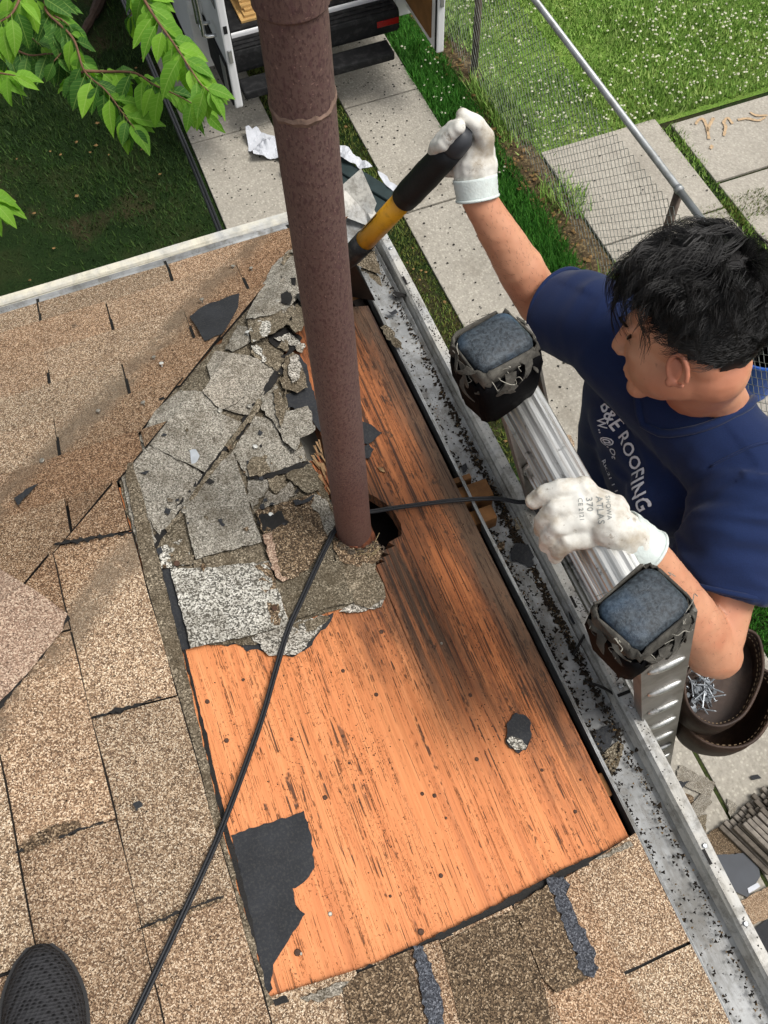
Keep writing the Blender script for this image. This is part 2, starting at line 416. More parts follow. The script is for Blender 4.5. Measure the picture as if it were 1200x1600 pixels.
def concrete(name, c1, c2, agg=.22, stain='6f675a'):
    n = NT(name, .9, 0, .2)
    f = n.noise(3.2, 6, .65); f2 = n.noise(38., 4, .65)
    base = n.mix(f, c1, c2)
    base = n.mix(1., base, n.ramp(f2, [(.3, .8), (.7, 1.06)]), 'MULTIPLY')
    v = n.vor(62., out=1); d = n.vor(62., out=0)
    keep = n.math('MULTIPLY', n.smooth(n.sep(v, 0), .60, .72), n.smooth(d, .55, .35))
    base = n.mix(n.math('MULTIPLY', keep, agg), base, 'e2dccb')
    dk = n.math('MULTIPLY', n.smooth(n.sep(v, 1), .72, .84), n.smooth(d, .5, .3))
    base = n.mix(n.math('MULTIPLY', dk, agg*.7), base, '55503f')
    base = n.mix(n.math('MULTIPLY', n.smooth(n.noise(1.6, 6, .7), .5, .75), .55), base, stain)
    n.color(base); n.bump(n.math('ADD', f2, d), .4, .006); return n.m
MT['conc'] = concrete('exposed_aggregate_concrete', 'aaa498', '959085')
MT['conc2'] = concrete('smooth_old_concrete', 'aca69a', '989287', .15, '857f74')
def concrete_slab(x0, x1, y0, y1, m, parent, top=.022):
    bm = bmesh.new(); g = .007
    box(bm, (x0, y0+g, -.06), (x1, y1-g, top+random.uniform(-.003, .003)), None, .006)
    return obj('slab', bm, m, parent)
drive = tag(empty('driveway_strip', (2.05, 3, 0)), kind='structure')
for k in range(-4, 8):
    y = 4.53+1.17*k; concrete_slab(1.755, 2.345, y, y+1.17, MT['conc'], drive)
drive2 = tag(empty('driveway_strip', (.89, 5, 0)), kind='structure')
for k in range(-1, 7):
    y = 4.61+1.17*k; concrete_slab(.585, 1.20, y, y+1.17, MT['conc'], drive2)
pad = tag(empty('side_pavement', (1.2, 0, 0)), kind='structure')
for k in range(-3, 1):
    concrete_slab(.6, 1.735, 1.0+.95*(k-1), 1.0+.95*k, MT['conc'], pad, .02)
obj('moss_line', boxm((1.737, -2.2, -.05), (1.753, 1.6, .012)), plain('green_moss', '3f4a1f', .95, var=.5, sc=60), pad)
npath = tag(empty('neighbour_path', (3.3, 4, 0)), kind='structure')
for k in range(0, 4):
    concrete_slab(2.90, 3.82, 4.72-.98*(k+1)*1.0, 4.72-.98*k, MT['conc2'], npath)
npad = tag(empty('neighbour_pavement', (5, 4, 0)), kind='structure')
npad_slabs = []
for (a, b) in ((3.90, 5.35), (5.36, 6.9)):
    for (c, d) in ((3.97, 4.62), (2.6, 3.955), (1.2, 2.59)):
        npad_slabs.append(concrete_slab(a, b, c, d, MT['conc2'], npad))
# chalk scrawl on the neighbour's pavement
chalk = plain('orange_chalk', 'c7ab88', .95, var=.3, sc=50)
def ribbon_on_ground(pxs, w, z, m, parent, name):
    p = spline([G(u, v, z) for u, v in pxs], 6); vs = []; fs = []
    for i, q in enumerate(p):
        t = (p[min(i+1, len(p)-1)]-p[max(i-1, 0)]).normalized(); nn = Vector((-t.y, t.x, 0))*w*random.uniform(.35, .6)
        vs += [q+nn, q-nn]
        if i: fs.append((2*i-2, 2*i-1, 2*i+1, 2*i))
    return obj(name, mesh(name, vs, fs), m, parent)
for st in ([(1087, 194), (1092, 187), (1099, 186), (1105, 200), (1108, 217)], [(1115, 184), (1108, 197), (1105, 205)],
           [(1110, 227), (1113, 229), (1110, 232)],
           [(1131, 212), (1134, 198), (1131, 191), (1137, 184), (1145, 193)], [(1153, 187), (1168, 185), (1185, 188), (1196, 183)], [(1172, 175), (1182, 180), (1199, 180)]):
    ribbon_on_ground(st, .022, .0285, chalk, npad, 'chalk_mark')
road = ground_plane('far_pavement', 6.05, 7.6, 4.9, 60, .012, MT['conc2'])
ground_plane('soil_strip', 2.62, 2.885, -4, 30, .008, MT['soil'])

def blades(name, n, area, hmin, hmax, m, label, wid=.004, keep=None, cat='grass', clump=3.0):
    x = rng.uniform(area[0], area[1], n); y = rng.uniform(area[2], area[3], n)
    if keep is not None:
        k = keep(x, y); x, y = x[k], y[k]
    n = len(x); a = rng.uniform(0, 2*np.pi, n); h = rng.uniform(hmin, hmax, n)
    h *= .6+.8*np.clip(.5+.5*np.sin(x*clump+1.3*np.sin(y*clump*.8))*np.cos(y*clump*1.1), 0, 1)
    lean = rng.uniform(.2, .9, n)*h; b = a+rng.normal(0, .6, n)+1.57
    wv = wid*rng.uniform(.6, 1.4, n)
    v = np.zeros((n, 3, 3)); z0 = np.full(n, -.002)
    v[:, 0] = np.stack([x+np.cos(a)*wv, y+np.sin(a)*wv, z0], 1)
    v[:, 1] = np.stack([x-np.cos(a)*wv, y-np.sin(a)*wv, z0], 1)
    v[:, 2] = np.stack([x+np.cos(b)*lean, y+np.sin(b)*lean, h], 1)
    me = bpy.data.meshes.new(name); me.vertices.add(3*n); me.vertices.foreach_set('co', v.reshape(-1))
    me.loops.add(3*n); me.loops.foreach_set('vertex_index', np.arange(3*n)); me.polygons.add(n)
    me.polygons.foreach_set('loop_start', np.arange(0, 3*n, 3)); me.polygons.foreach_set('loop_total', np.full(n, 3)); me.update(calc_edges=True)
    return tag(obj(name, me, m), label, cat, kind='stuff')
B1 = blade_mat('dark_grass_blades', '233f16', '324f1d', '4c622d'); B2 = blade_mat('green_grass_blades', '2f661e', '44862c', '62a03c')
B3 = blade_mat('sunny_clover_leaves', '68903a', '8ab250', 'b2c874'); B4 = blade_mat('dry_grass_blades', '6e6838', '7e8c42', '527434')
def patchy(x, y): return (np.sin(x*1.9+np.sin(y*1.3)*1.5)+np.sin(y*2.3+x*.7)+rng.normal(0, .8, len(x))) > -.9
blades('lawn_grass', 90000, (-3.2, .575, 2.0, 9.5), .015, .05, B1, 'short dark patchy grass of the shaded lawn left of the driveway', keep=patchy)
blades('median_grass', 26000, (1.205, 1.75, 1.8, 7.5), .012, .04, B4, 'thin yellowish grass between the two driveway strips')
blades('verge_grass', 42000, (2.35, 2.68, .5, 8.0), .02, .07, B2, 'dense green grass strip between driveway and wire fence')
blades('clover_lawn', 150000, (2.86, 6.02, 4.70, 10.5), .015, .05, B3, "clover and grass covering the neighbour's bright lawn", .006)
blades('weed_growth', 15000, (2.70, 2.98, .6, 6.4), .03, .13, B3, 'weeds growing up along the foot of the wire fence', .007, keep=lambda x, y: np.sin(y*2.7)+np.sin(y*6.1+1)+rng.normal(0, .5, len(y)) > .2)
blades('weed_growth', 2600, (3.80, 3.93, 1.2, 4.6), .01, .05, B3, 'weeds in the joint between two neighbour pavement slabs', .006)
blades('weed_growth', 2600, (3.45, 4.15, 3.55, 3.80), .01, .05, B4, 'yellowish weed patch on the pavement behind the fence post', .006)
def flecks(name, n, area, rmin, rmax, m, label, cat, z=.02, keep=None, flat=.6):
    x = rng.uniform(area[0], area[1], n); y = rng.uniform(area[2], area[3], n)
    if keep is not None:
        k = keep(x, y); x, y = x[k], y[k]
    vs = []; fs = []
    for a, b in zip(x, y):
        r = random.uniform(rmin, rmax); zz = z if not isinstance(z, tuple) else random.uniform(*z); i = len(vs)
        k = random.choice((4, 5)); o = random.uniform(0, 6.28)
        rr = [r*random.uniform(.55, 1.2) for _ in range(k)]
        vs += [(a+rr[j]*math.cos(o+6.283*j/k), b+rr[j]*math.sin(o+6.283*j/k), zz) for j in range(k)]+[(a, b, zz+r*flat)]
        fs += [(i+j, i+(j+1) % k, i+k) for j in range(k)]
    return tag(obj(name, mesh(name, vs, fs), m), label, cat, kind='stuff')
cl = plain('cream_clover_heads', 'dcdcc0', .8, var=.2, sc=80)
flecks('clover_flowers', 5200, (2.9, 6.0, 4.72, 10), .007, .014, cl, "small white clover flowers dotted over the neighbour's lawn", 'clover', (.035, .055), lambda x, y: (np.sin(x*3.1+y)+np.sin(y*2.7-x*1.3)+rng.normal(0, .9, len(x))) > -.6, .9)
flecks('clover_flowers', 45, (2.38, 2.62, 4.6, 6.2), .007, .013, cl, 'a few white clover flowers in the grass strip by the van', 'clover', (.04, .06), None, .9)
chip = plain('black_shingle_crumbs', '25231f', .9, var=.4, sc=90)
flecks('roof_crumbs', 430, (1.76, 2.34, 1.5, 6.4), .003, .011, chip, 'black roofing crumbs scattered on the right driveway strip', 'debris', .0255, None, .35)
flecks('roof_crumbs', 170, (.6, 1.19, 4.7, 6.6), .003, .010, chip, 'black roofing crumbs scattered on the left driveway strip', 'debris', .0255, None, .35)
flecks('roof_crumbs', 110, (2.95, 5.0, 2.5, 4.6), .003, .009, chip, "black specks scattered on the neighbour's pavement", 'debris', .0265, None, .35)
lit = plain('dry_leaf_litter', '9a7a4c', .9, var=.5, sc=40)
flecks('leaf_litter', 420, (2.60, 2.80, .8, 7.5), .006, .02, lit, 'dry leaf bits lying along the fence line', 'leaf litter', (.012, .03), None, .2)
flecks('leaf_litter', 90, (-2.5, .57, 3.0, 8.0), .008, .02, lit, 'a few dry leaves lying on the dark lawn', 'leaf litter', (.03, .045), None, .2)
flecks('leaf_litter', 60, (1.25, 1.72, 2.5, 6.0), .006, .018, lit, 'dry leaf bits in the grass between the driveway strips', 'leaf litter', (.03, .04), None, .2)

# ================================================================== the house
house = tag(empty('house', (-3, -2, 0)), 'tan shingled hip-roofed house with part of its roof torn off', 'house')
def wallbox(lo, hi): return obj('wall', boxm(lo, hi), MT['wall'], house)
WX, WY = CX-.34, CY-.34
wallbox((WX-.2, -6, 0), (WX, WY, EZ+.02)); wallbox((-7, WY-.2, 0), (WX-.2, WY, EZ+.02))
obj('soffit', boxm((-7, -6, EZ-.165), (CX-.15, CY-.02, EZ-.15)), MT['void'], house)
obj('attic_floor', boxm((-7, -6, EZ-.06), (CX-.18, CY-.16, EZ-.03)), MT['void'], house)
obj('fascia', boxm((CX-.139, -6, EZ-.15), (CX-.116, CY-.12, EZ-.02)), MT['void'], house)
obj('dark_gap_filler', boxm((CX-.115, -6, EZ-.15), (CX-.1065, CY-.12, EZ-.045)), MT['void'], house)  # added dark filler, keeps the slit behind the gutter black
obj('fascia', boxm((-7, CY-.139, EZ-.15), (CX-.14, CY-.119, EZ+.012)), MT['oldwood'], house)
HD = -.014                                  # deck surface below the finished shingle surface
# ---- deck boards of the right slope
rs = empty('right_roof_slope'); put_ = rs; rs.parent = house; rs.matrix_parent_inverse = Matrix.Translation(-Vector(house.location))
def board(s0, s1, y0, y1, m, notch=None, parent=rs, nm='deck_board'):
    """one roof board; notch = list of (s,y) that replaces the low or high side"""
    n = 14; lo = []; hi = []
    for i in range(n+1):
        y = y0+(y1-y0)*i/n
        lo.append((s0+random.gauss(0, .0006), y)); hi.append((s1+random.gauss(0, .0006), y))
    if notch:
        side, pts = notch
        tgt = lo if side == 'lo' else hi
        a, b = pts[0][1], pts[-1][1]
        new = [q for q in tgt if q[1] < a]+pts+[q for q in tgt if q[1] > b]
        if side == 'lo': lo = new
        else: hi = new
    ring = lo+hi[::-1]
    bm = bmesh.new(); f = bm.faces.new([bm.verts.new((a, b, 0)) for a, b in ring])
    r = bmesh.ops.extrude_face_region(bm, geom=[f]); top = [v for v in r['geom'] if isinstance(v, bmesh.types.BMVert)]
    ts = set(top)
    for v in bm.verts: v.co = R(v.co.x, v.co.y, HD if v in ts else HD-.02)
    bmesh.ops.recalc_face_normals(bm, faces=bm.faces[:])
    bmesh.ops.triangulate(bm, faces=[f for f in bm.faces if len(f.verts) > 4])
    o = obj(nm, bm, m, parent)
    return o
def hipy(s): return CY-s/KK
seams = [.1255, .366, .79]
hole = [(.315, .735), (.318, .765), (.31, .80), (.318, .835), (.335, .86)]
jr = [(.366, .700), (.345, .704), (.356, .712), (.330, .716), (.345, .726), (.312, .732), (.322, .742), (.290, .752), (.281, .775), (.283, .80), (.292, .825), (.312, .85), (.34, .868), (.366, .874)]
board(seams[0], seams[1]-.0009, -3, hipy(seams[1]), WOODS[1], ('hi', [(min(s, .3650), y) for s, y in jr]))
jl = [(.367, .70), (.40, .712), (.43, .735), (.447, .79), (.44, .85), (.40, .868), (.367, .87)]
board(seams[1]+.0004, seams[2]-.001, -3, hipy(seams[2]), WOODS[2], ('lo', jl))
obj('deck_sheet', mesh('deck_sheet', [R(.792, -3, HD), R(4, -3, HD), R(4, hipy(4), HD), R(.792, hipy(.792), HD)], [(0, 1, 2, 3)]), MT['oldwood'], rs)
# rafter tails and blocking seen in the gap along the eave
raf = plain('sawn_rafter_wood', '8a6038', .8, var=.45, sc=22, bump=.4, bsc=120)
for y, dx in ((.80, .055), (1.42, .0), (.18, .0), (-.42, .0)):
    obj('rafter_tail', boxm((CX-.19, y, EZ-.04), (CX-.112+dx, y+.042, EZ+.016), None, .003), raf, rs)
obj('blocking', boxm((CX-.20, .752, EZ-.03), (CX-.07, .785, EZ+.010), None, .003), raf, rs)
obj('shim', boxm((CX-.16, .85, EZ-.02), (CX-.085, .862, EZ+.022), None, .001), raf, rs)
# ---- far slope deck
fs_ = empty('far_roof_slope'); fs_.parent = house; fs_.matrix_parent_inverse = Matrix.Translation(-Vector(house.location))
obj('deck_sheet', mesh('deck_sheet', [L(.02, CX-.05, HD), L(.02, -6, HD), L(5, -6, HD), L(5, CX-5/KK, HD)], [(0, 1, 2, 3)]), MT['oldwood'], fs_)

# ---- three-tab shingles, one object per tab
def clip(poly, f):
    out = []
    for i in range(len(poly)):
        a, b = poly[i-1], poly[i]; fa, fb = f(a), f(b)
        if (fa >= 0) != (fb >= 0):
            t = fa/(fa-fb); out.append((a[0]+(b[0]-a[0])*t, a[1]+(b[1]-a[1])*t))
        if fb >= 0: out.append(b)
    return out
def tab(s0, s1, a0, a1, mp, m, parent, clips=(), name='shingle', lift=0.0):
    gap = .0016
    j = [random.gauss(0, .0012) for _ in range(4)]
    poly = []
    for i in range(6): poly.append((s0+random.gauss(0, .0008), a0+gap+j[0]+(a1-a0-2*gap+j[1]-j[0])*i/5))
    for i in range(1, 4): poly.append((s0+(s1-s0)*i/3, a1-gap+j[1]+random.gauss(0, .0005)))
    for i in range(1, 4): poly.append((s1, a1-gap+j[1]-(a1-a0-2*gap)*i/3))
    for i in range(1, 3): poly.append((s1-(s1-s0)*i/3, a0+gap+j[0]+random.gauss(0, .0005)))
    for c in clips:
        poly = clip(poly, c)
        if len(poly) < 3: return None
    bm = bmesh.new(); f = bm.faces.new([bm.verts.new((p[0], p[1], 0)) for p in poly])
    bmesh.ops.triangulate(bm, faces=[f])
    es = [e for e in bm.edges if not e.is_boundary and e.calc_length() > .08]
    bmesh.ops.subdivide_edges(bm, edges=es, cuts=1); bmesh.ops.triangulate(bm, faces=bm.faces[:])
    bd = [e for e in bm.edges if e.is_boundary]; top = list(bm.verts); low = {}
    for v in {v for e in bd for v in e.verts}: low[v] = bm.verts.new(v.co)
    for e in bd: a, b = e.verts; bm.faces.new((a, b, low[b], low[a]))
    ph = random.uniform(0, 9)
    def hh(s, y):
        t = (s-s0)/(s1-s0)
        return .0042*(1-t)-.0045*t + .0012*noise.noise((s*9, y*9, ph)) + lift
    for v in top:
        s, y = v.co.x, v.co.y; h = hh(s, y); v.co = mp(s, y, h)
        if v in low: low[v].co = mp(s-(random.uniform(.0014, .0042) if s < s0+.004 else 0), y, h-.0050)  # tar edge flared outward, also standing in for the course shadow line
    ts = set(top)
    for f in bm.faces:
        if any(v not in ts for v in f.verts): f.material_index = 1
    bmesh.ops.recalc_face_normals(bm, faces=bm.faces[:])
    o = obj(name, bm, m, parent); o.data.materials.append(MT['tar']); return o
EXP = .1325
def under(mp, a, b, y0, y1, parent): return obj('felt_underlay', mesh('felt_underlay', [mp(a, y0, -.0062), mp(b, y0, -.0062), mp(b, y1(b), -.0062), mp(a, y1(a), -.0062)], [(0, 1, 2, 3)]), MT['tar'], parent)
under(R, .122, .80, -3, lambda s: .068, rs); under(R, .795, 4, -3, lambda s: CY-s/KK-.01, rs); under(L, .03, .79, -6, lambda s: CX-s/KK-.075, fs_); under(L, .79, 4, -6, lambda s: CX-s/KK-.01, fs_)
hipR = lambda q: (CY-q[0]/KK)-q[1]-.002
hipL = lambda q: (CX-q[0]/KK)-q[1]-.002
cut_y = lambda q: (.083+.012*math.sin(q[0]*7+1.0)+(.014 if q[0] < .2 else 0))-q[1]
k = 0
for c in range(0, 8):                       # upper part of the right slope, left of the stripped area
    s0 = .785+EXP*c; off = .226 if c % 2 == 0 else .375
    for i in range(-3, 4):
        a = off+.31*i
        if a > hipy(s0): continue
        if R(s0, a).x < -1.25 or a < -.75: continue
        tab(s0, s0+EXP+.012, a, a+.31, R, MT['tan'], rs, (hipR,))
MT['tan_dark'] = granule('unweathered_dark_granules', DARK, sc=500., blot=.15)
tabs_low = []
for c in range(-5, 0):                      # low part of the right slope below the stripped area
    s0 = .785+EXP*c; off = -.068 if c % 2 else .087-.31
    for i in range(-2, 2):
        a = off+.31*i
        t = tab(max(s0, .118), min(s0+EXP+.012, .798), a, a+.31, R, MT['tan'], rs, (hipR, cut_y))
# the dark strips that a lifted course had covered
slab('shingle', [(690, 1475), (715, 1462), (775, 1432), (805, 1422), (820, 1460), (850, 1540), (862, 1600), (720, 1600), (705, 1540)], .0042, .0062, MT['tan_dark'], rs, .8, 9)
slab('shingle', [(803, 1418), (855, 1382), (872, 1420), (902, 1500), (918, 1530), (870, 1552), (848, 1530)], .0042, .0066, MT['tan_dark'], rs, .8, 9)
slab('shingle', [(535, 1545), (560, 1520), (640, 1484), (665, 1600), (548, 1600)], .0042, .0062, MT['tan_dark'], rs, .8, 9)
slab('sealant_strip', [(645, 1478), (662, 1478), (676, 1520), (692, 1570), (694, 1610), (670, 1610), (660, 1560)], .0062, .0076, MT['tarstrip'], rs, 2.6, 7)
slab('sealant_strip', [(854, 1372), (880, 1368), (895, 1420), (920, 1470), (936, 1512), (928, 1528), (912, 1524), (885, 1455)], .0066, .0080, MT['tarstrip'], rs, 2.6, 7)
L0 = [0.0, .127, .267, .402, .53, .66, .79, .92, 1.05, 1.18, 1.31, 1.44]
lcut = lambda q: (CX-q[0]/KK)-q[1]-.058-.02*math.sin(q[0]*4+.4)
def lcut2(q): return lcut(q) if q[0] < .70 else hipL(q)
for c, (s0, s1) in enumerate(zip(L0, L0[1:])):
    off = -.270 if c % 2 == 0 else -.118
    for i in range(-5, 4):
        a = off+.31*i
        if a < -1.9 or a > CX: continue
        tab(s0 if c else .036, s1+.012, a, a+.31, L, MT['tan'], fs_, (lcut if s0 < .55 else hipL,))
# worn dark patches along the slots
slab('worn_patch', [(28, 1322), (60, 1300), (100, 1284), (128, 1290), (100, 1304), (66, 1318), (40, 1334)], .0036, .0058, MT['tan_dark'], rs, 2.5, 6)
slab('worn_patch', [(230, 1440), (290, 1418), (345, 1398), (352, 1404), (300, 1428), (240, 1450)], .0036, .0054, MT['tan_dark'], rs, 2.0, 6)
# tan hip cap at the left border
slab('hip_cap', [(-60, 850), (0, 889), (60, 925), (106, 959), (98, 985), (40, 1055), (-10, 1105), (-60, 1150)], .006, .0105, MT['tan_cap'], rs, .6, 12)
# under edge of the tan layer along the stripped side: old grey layer showing as a strip
slab('old_shingle', [(196, 745), (222, 880), (252, 1010), (300, 1190), (345, 1370), (398, 1545), (408, 1590), (428, 1566), (420, 1553), (375, 1400), (345, 1283), (300, 1080), (283, 1013), (262, 930), (240, 845), (222, 770), (200, 700)], HD+.001, -.0005, MT['dgrey'], rs, 1.0, 12)
slab('tar_edge', [(255, 1010), (284, 1013), (302, 1080), (346, 1283), (376, 1400), (420, 1552), (426, 1545), (382, 1380), (358, 1300), (330, 1180), (290, 1015)], HD+.0005, HD+.0025, MT['tar'], rs, .8, 11)
slab('tar_edge', [(426, 1562), (520, 1530), (600, 1500), (700, 1452), (780, 1412), (860, 1368), (930, 1336), (984, 1310), (988, 1317), (935, 1345), (865, 1378), (785, 1423), (705, 1462), (604, 1510), (524, 1540), (430, 1572)], HD+.0005, -.002, MT['tar'], rs, 1.2, 6)
slab('old_shingle', [(470, 1560), (520, 1538), (548, 1534), (540, 1550), (500, 1566)], HD+.002, .0054, MT['grey'], rs, 1.6, 6)
slab('old_shingle', [(930, 1342), (958, 1326), (984, 1314), (990, 1322), (955, 1338)], HD+.002, .0054, MT['grey'], rs, 1.2, 5)

# ================================================================== the old grey layer, torn open
def old(poly, lvl, m, amp=1.0, step=7, th=.0055, bend=None, name='old_shingle', maxe=30):
    h = HD+.0038+lvl*.0040
    ph = random.uniform(0, 50); am = random.uniform(.0015, .0045)
    b2 = lambda u, v: (bend(u, v) if bend else 0.0)+am*(noise.noise((u*.035, v*.035, ph))+.5*noise.noise((u*.09, v*.09, ph)))+am*.4
    return slab(name, poly, h-th, h, MT[m], rs, amp, step, 16, b2)
def curl(u0, v0, dx, dy, amt, p=1.6, lim=60.0):
    l = math.hypot(dx, dy); dx /= l; dy /= l
    return lambda u, v: amt*min(1.8, max(0, ((u-u0)*dx+(v-v0)*dy)/lim))**p
old([(449, 392), (415, 440), (380, 490), (330, 548), (262, 620), (178, 712), (196, 800), (222, 868), (250, 990), (300, 1008), (400, 1008), (430, 985), (520, 955), (592, 935), (588, 880), (560, 858), (530, 836), (519, 790), (508, 765), (494, 735), (478, 716), (470, 690), (450, 655), (455, 620), (446, 596), (440, 560), (460, 522), (478, 495), (473, 440), (468, 398)], 0, 'dgrey', 1.2, 9)
slab('felt_underlay', [(340, 1006), (395, 985), (512, 962), (521, 957), (512, 978), (498, 990), (482, 1012), (458, 1027), (438, 1020), (420, 1024), (402, 1014), (385, 1018), (370, 1006), (356, 1010)], HD+.0004, HD+.0014, MT['felt'], rs, 1.6, 6)
# old hip caps climbing the hip
old([(452, 390), (425, 416), (408, 452), (388, 486), (384, 498), (425, 492), (454, 478), (472, 452), (474, 400)], 3.2, 'grey', .8, bend=curl(425, 470, .2, 1, .006))
old([(388, 484), (412, 487), (454, 475), (460, 488), (448, 506), (425, 522), (393, 536), (388, 515)], 2.6, 'dgrey', 1.5, 5, bend=curl(410, 500, .3, 1, .016, lim=30))
slab('granule_patch', [(392, 490), (412, 493), (424, 508), (420, 521), (396, 534), (389, 515)], HD+.0145, HD+.0157, MT['spk'], rs, 1.5, 4, 20, curl(410, 500, .3, 1, .016, lim=30))
old([(371, 508), (352, 546), (364, 550), (392, 533), (388, 512)], 1.6, 'grey', .8, 5)
old([(455, 489), (476, 462), (484, 490), (478, 508), (462, 520), (448, 507)], 2.8, 'dgrey', 1.6, 4, bend=curl(465, 485, .2, 1, .014, lim=25))
old([(476, 440), (466, 462), (448, 500), (455, 512), (470, 500), (482, 470)], 1.8, 'tar', 1.2, 4)
old([(420, 524), (450, 512), (472, 528), (466, 540), (440, 545), (425, 538)], .9, 'tar', 1.6, 4)
old([(428, 528), (452, 520), (478, 541), (470, 546), (448, 536)], 2.2, 'spk', 1.2, 4)
old([(337, 548), (376, 554), (404, 560), (433, 580), (421, 598), (399, 641), (388, 649), (344, 638), (318, 612), (329, 592), (323, 571)], 1.6, 'grey', .8)
old([(396, 540), (420, 545), (446, 560), (434, 580), (404, 561), (392, 552)], 2.2, 'dgrey', 1.5, 5)
old([(392, 540), (402, 539), (422, 553), (426, 562), (414, 566), (400, 552)], 2.8, 'spk', 1.6, 4)
old([(316, 610), (340, 597), (362, 587), (383, 619), (362, 633), (344, 640)], 3.2, 'grey', .8, 6, bend=curl(350, 615, -.3, 1, .004))
old([(240, 645), (262, 624), (282, 609), (318, 612), (345, 645), (378, 660), (350, 698), (320, 738), (268, 712), (217, 687)], 2.2, 'grey', .8, bend=curl(310, 690, .4, 1, .003))
old([(200, 701), (217, 687), (268, 713), (318, 739), (288, 788), (252, 840), (240, 825), (222, 782)], 1.4, 'grey', .9)
old([(183, 716), (199, 701), (222, 782), (245, 845), (230, 872), (218, 868), (200, 790)], .9, 'grey', 1.0, 7)
# tar joint running along the old caps
old([(463, 545), (440, 585), (418, 618), (398, 652), (352, 706), (318, 752), (284, 800), (250, 846), (232, 874), (226, 866), (246, 832), (280, 786), (312, 742), (346, 696), (388, 644), (412, 606), (432, 574), (455, 538)], 1.3, 'tar', 1.6, 6)
old([(404, 622), (412, 628), (398, 650), (386, 662), (358, 700), (350, 696), (378, 662), (392, 642)], 2.8, 'dgrey', 1.0, 5)
old([(350, 704), (356, 708), (322, 752), (284, 806), (262, 832), (258, 826), (290, 788), (318, 746)], 2.4, 'dgrey', .9, 5)
# tabs on the right slope
old([(284, 786), (330, 738), (364, 704), (372, 730), (390, 788), (409, 846), (356, 860), (306, 874), (296, 838)], 2.0, 'grey', .8, bend=curl(350, 800, .1, 1, .003, lim=60))
old([(399, 649), (425, 655), (442, 690), (464, 704), (472, 696), (479, 720), (450, 730), (421, 739), (388, 746), (376, 730), (364, 704)], 1.6, 'grey', .9, 6)
old([(392, 716), (412, 712), (423, 738), (390, 745), (385, 730)], 2.4, 'dgrey', 1.2, 5)
old([(410, 619), (431, 601), (440, 620), (447, 641), (464, 638), (481, 634), (488, 650), (493, 671), (480, 680), (468, 684), (464, 703), (454, 698), (442, 688), (432, 668), (425, 655), (408, 640)], 3.6, 'grey', 1.2, 5, bend=curl(430, 645, 1, .45, .012, lim=60))
old([(426, 612), (434, 606), (447, 640), (440, 668), (432, 650)], 5.0, 'dgrey', 1.0, 4, bend=curl(430, 645, 1, .45, .012, lim=60))
old([(446, 556), (458, 550), (467, 556), (478, 588), (481, 606), (464, 614), (456, 610), (450, 593), (446, 620), (440, 600)], 3.0, 'dgrey', 1.4, 5, bend=curl(455, 580, 1, .1, .01, lim=40))
old([(452, 558), (466, 555), (472, 572), (468, 590), (456, 598), (451, 585)], 4.4, 'spk', 1.3, 4, bend=curl(455, 580, 1, .1, .01, lim=40))
slab('felt_underlay', [(466, 552), (480, 570), (486, 600), (494, 626), (504, 645), (512, 676), (500, 674), (490, 660), (484, 640), (450, 637), (446, 616), (470, 608)], HD+.001, HD+.005, MT['felt'], rs, 1.3, 6)
for pl, lv, mm in (([(386, 748), (414, 747), (419, 764), (404, 786), (395, 796), (386, 774)], 1.2, 'grey'),
                   ([(416, 744), (451, 742), (440, 760), (430, 772), (421, 762)], 2.0, 'dgrey'),
                   ([(446, 741), (484, 724), (498, 741), (501, 766), (481, 771), (460, 757)], 2.6, 'dgrey'),
                   ([(419, 766), (432, 774), (453, 752), (464, 773), (442, 785), (404, 796)], 1.4, 'grey'),
                   ([(386, 744), (420, 738), (480, 720), (486, 725), (450, 740), (414, 747), (388, 750)], 2.2, 'tar'),
                   ([(398, 800), (458, 780), (491, 771), (509, 780), (527, 815), (503, 853), (481, 890), (455, 905), (437, 905), (411, 832)], 2.6, 'brown'),
                   ([(491, 772), (509, 780), (527, 815), (512, 838), (500, 806), (486, 790)], 3.6, 'grey'),
                   ([(458, 782), (480, 778), (492, 772), (484, 783), (462, 790)], 3.8, 'felt'),
                   ([(410, 836), (424, 832), (440, 900), (452, 904), (442, 909), (430, 900)], 3.4, 'tan_cap'),
                   ([(404, 806), (440, 798), (452, 822), (436, 830), (412, 830)], 3.2, 'tar'),
                   ([(428, 905), (486, 892), (533, 876), (545, 905), (555, 940), (523, 947), (465, 966), (448, 966)], 1.8, 'dgrey'),
                   ([(523, 867), (579, 880), (600, 913), (602, 935), (576, 951), (554, 944), (540, 905)], 1.6, 'dgrey'),
                   ([(520, 845), (590, 845), (600, 862), (585, 880), (560, 886), (530, 876)], 2.0, 'brown'),
                   ([(554, 942), (576, 951), (601, 935), (596, 948), (560, 957), (530, 956)], .6, 'spk')):
    old(pl, lv, mm, 1.3, 6)
old([(266, 889), (340, 886), (420, 876), (436, 925), (452, 974), (396, 992), (298, 1013), (282, 950)], 2.0, 'spk', .8, bend=curl(350, 950, 0, 1, .003))
slab('stain_strip', [(398, 884), (420, 878), (452, 972), (428, 980)], HD+.0112, HD+.0130, MT['brown'], rs, 1.5, 7, 30, curl(350, 950, 0, 1, .003))
slab('felt_underlay', [(252, 888), (268, 888), (284, 952), (299, 1013), (284, 1016)], HD+.004, HD+.0062, MT['felt'], rs, .5, 8)
old([(248, 856), (286, 842), (302, 881), (252, 888)], 1.6, 'spk', 1.0, 5)
old([(262, 850), (288, 842), (302, 880), (270, 884)], 2.2, 'dgrey', 1.0, 5)
old([(302, 876), (408, 850), (420, 884), (306, 892)], 1.2, 'dgrey', 1.0, 6)
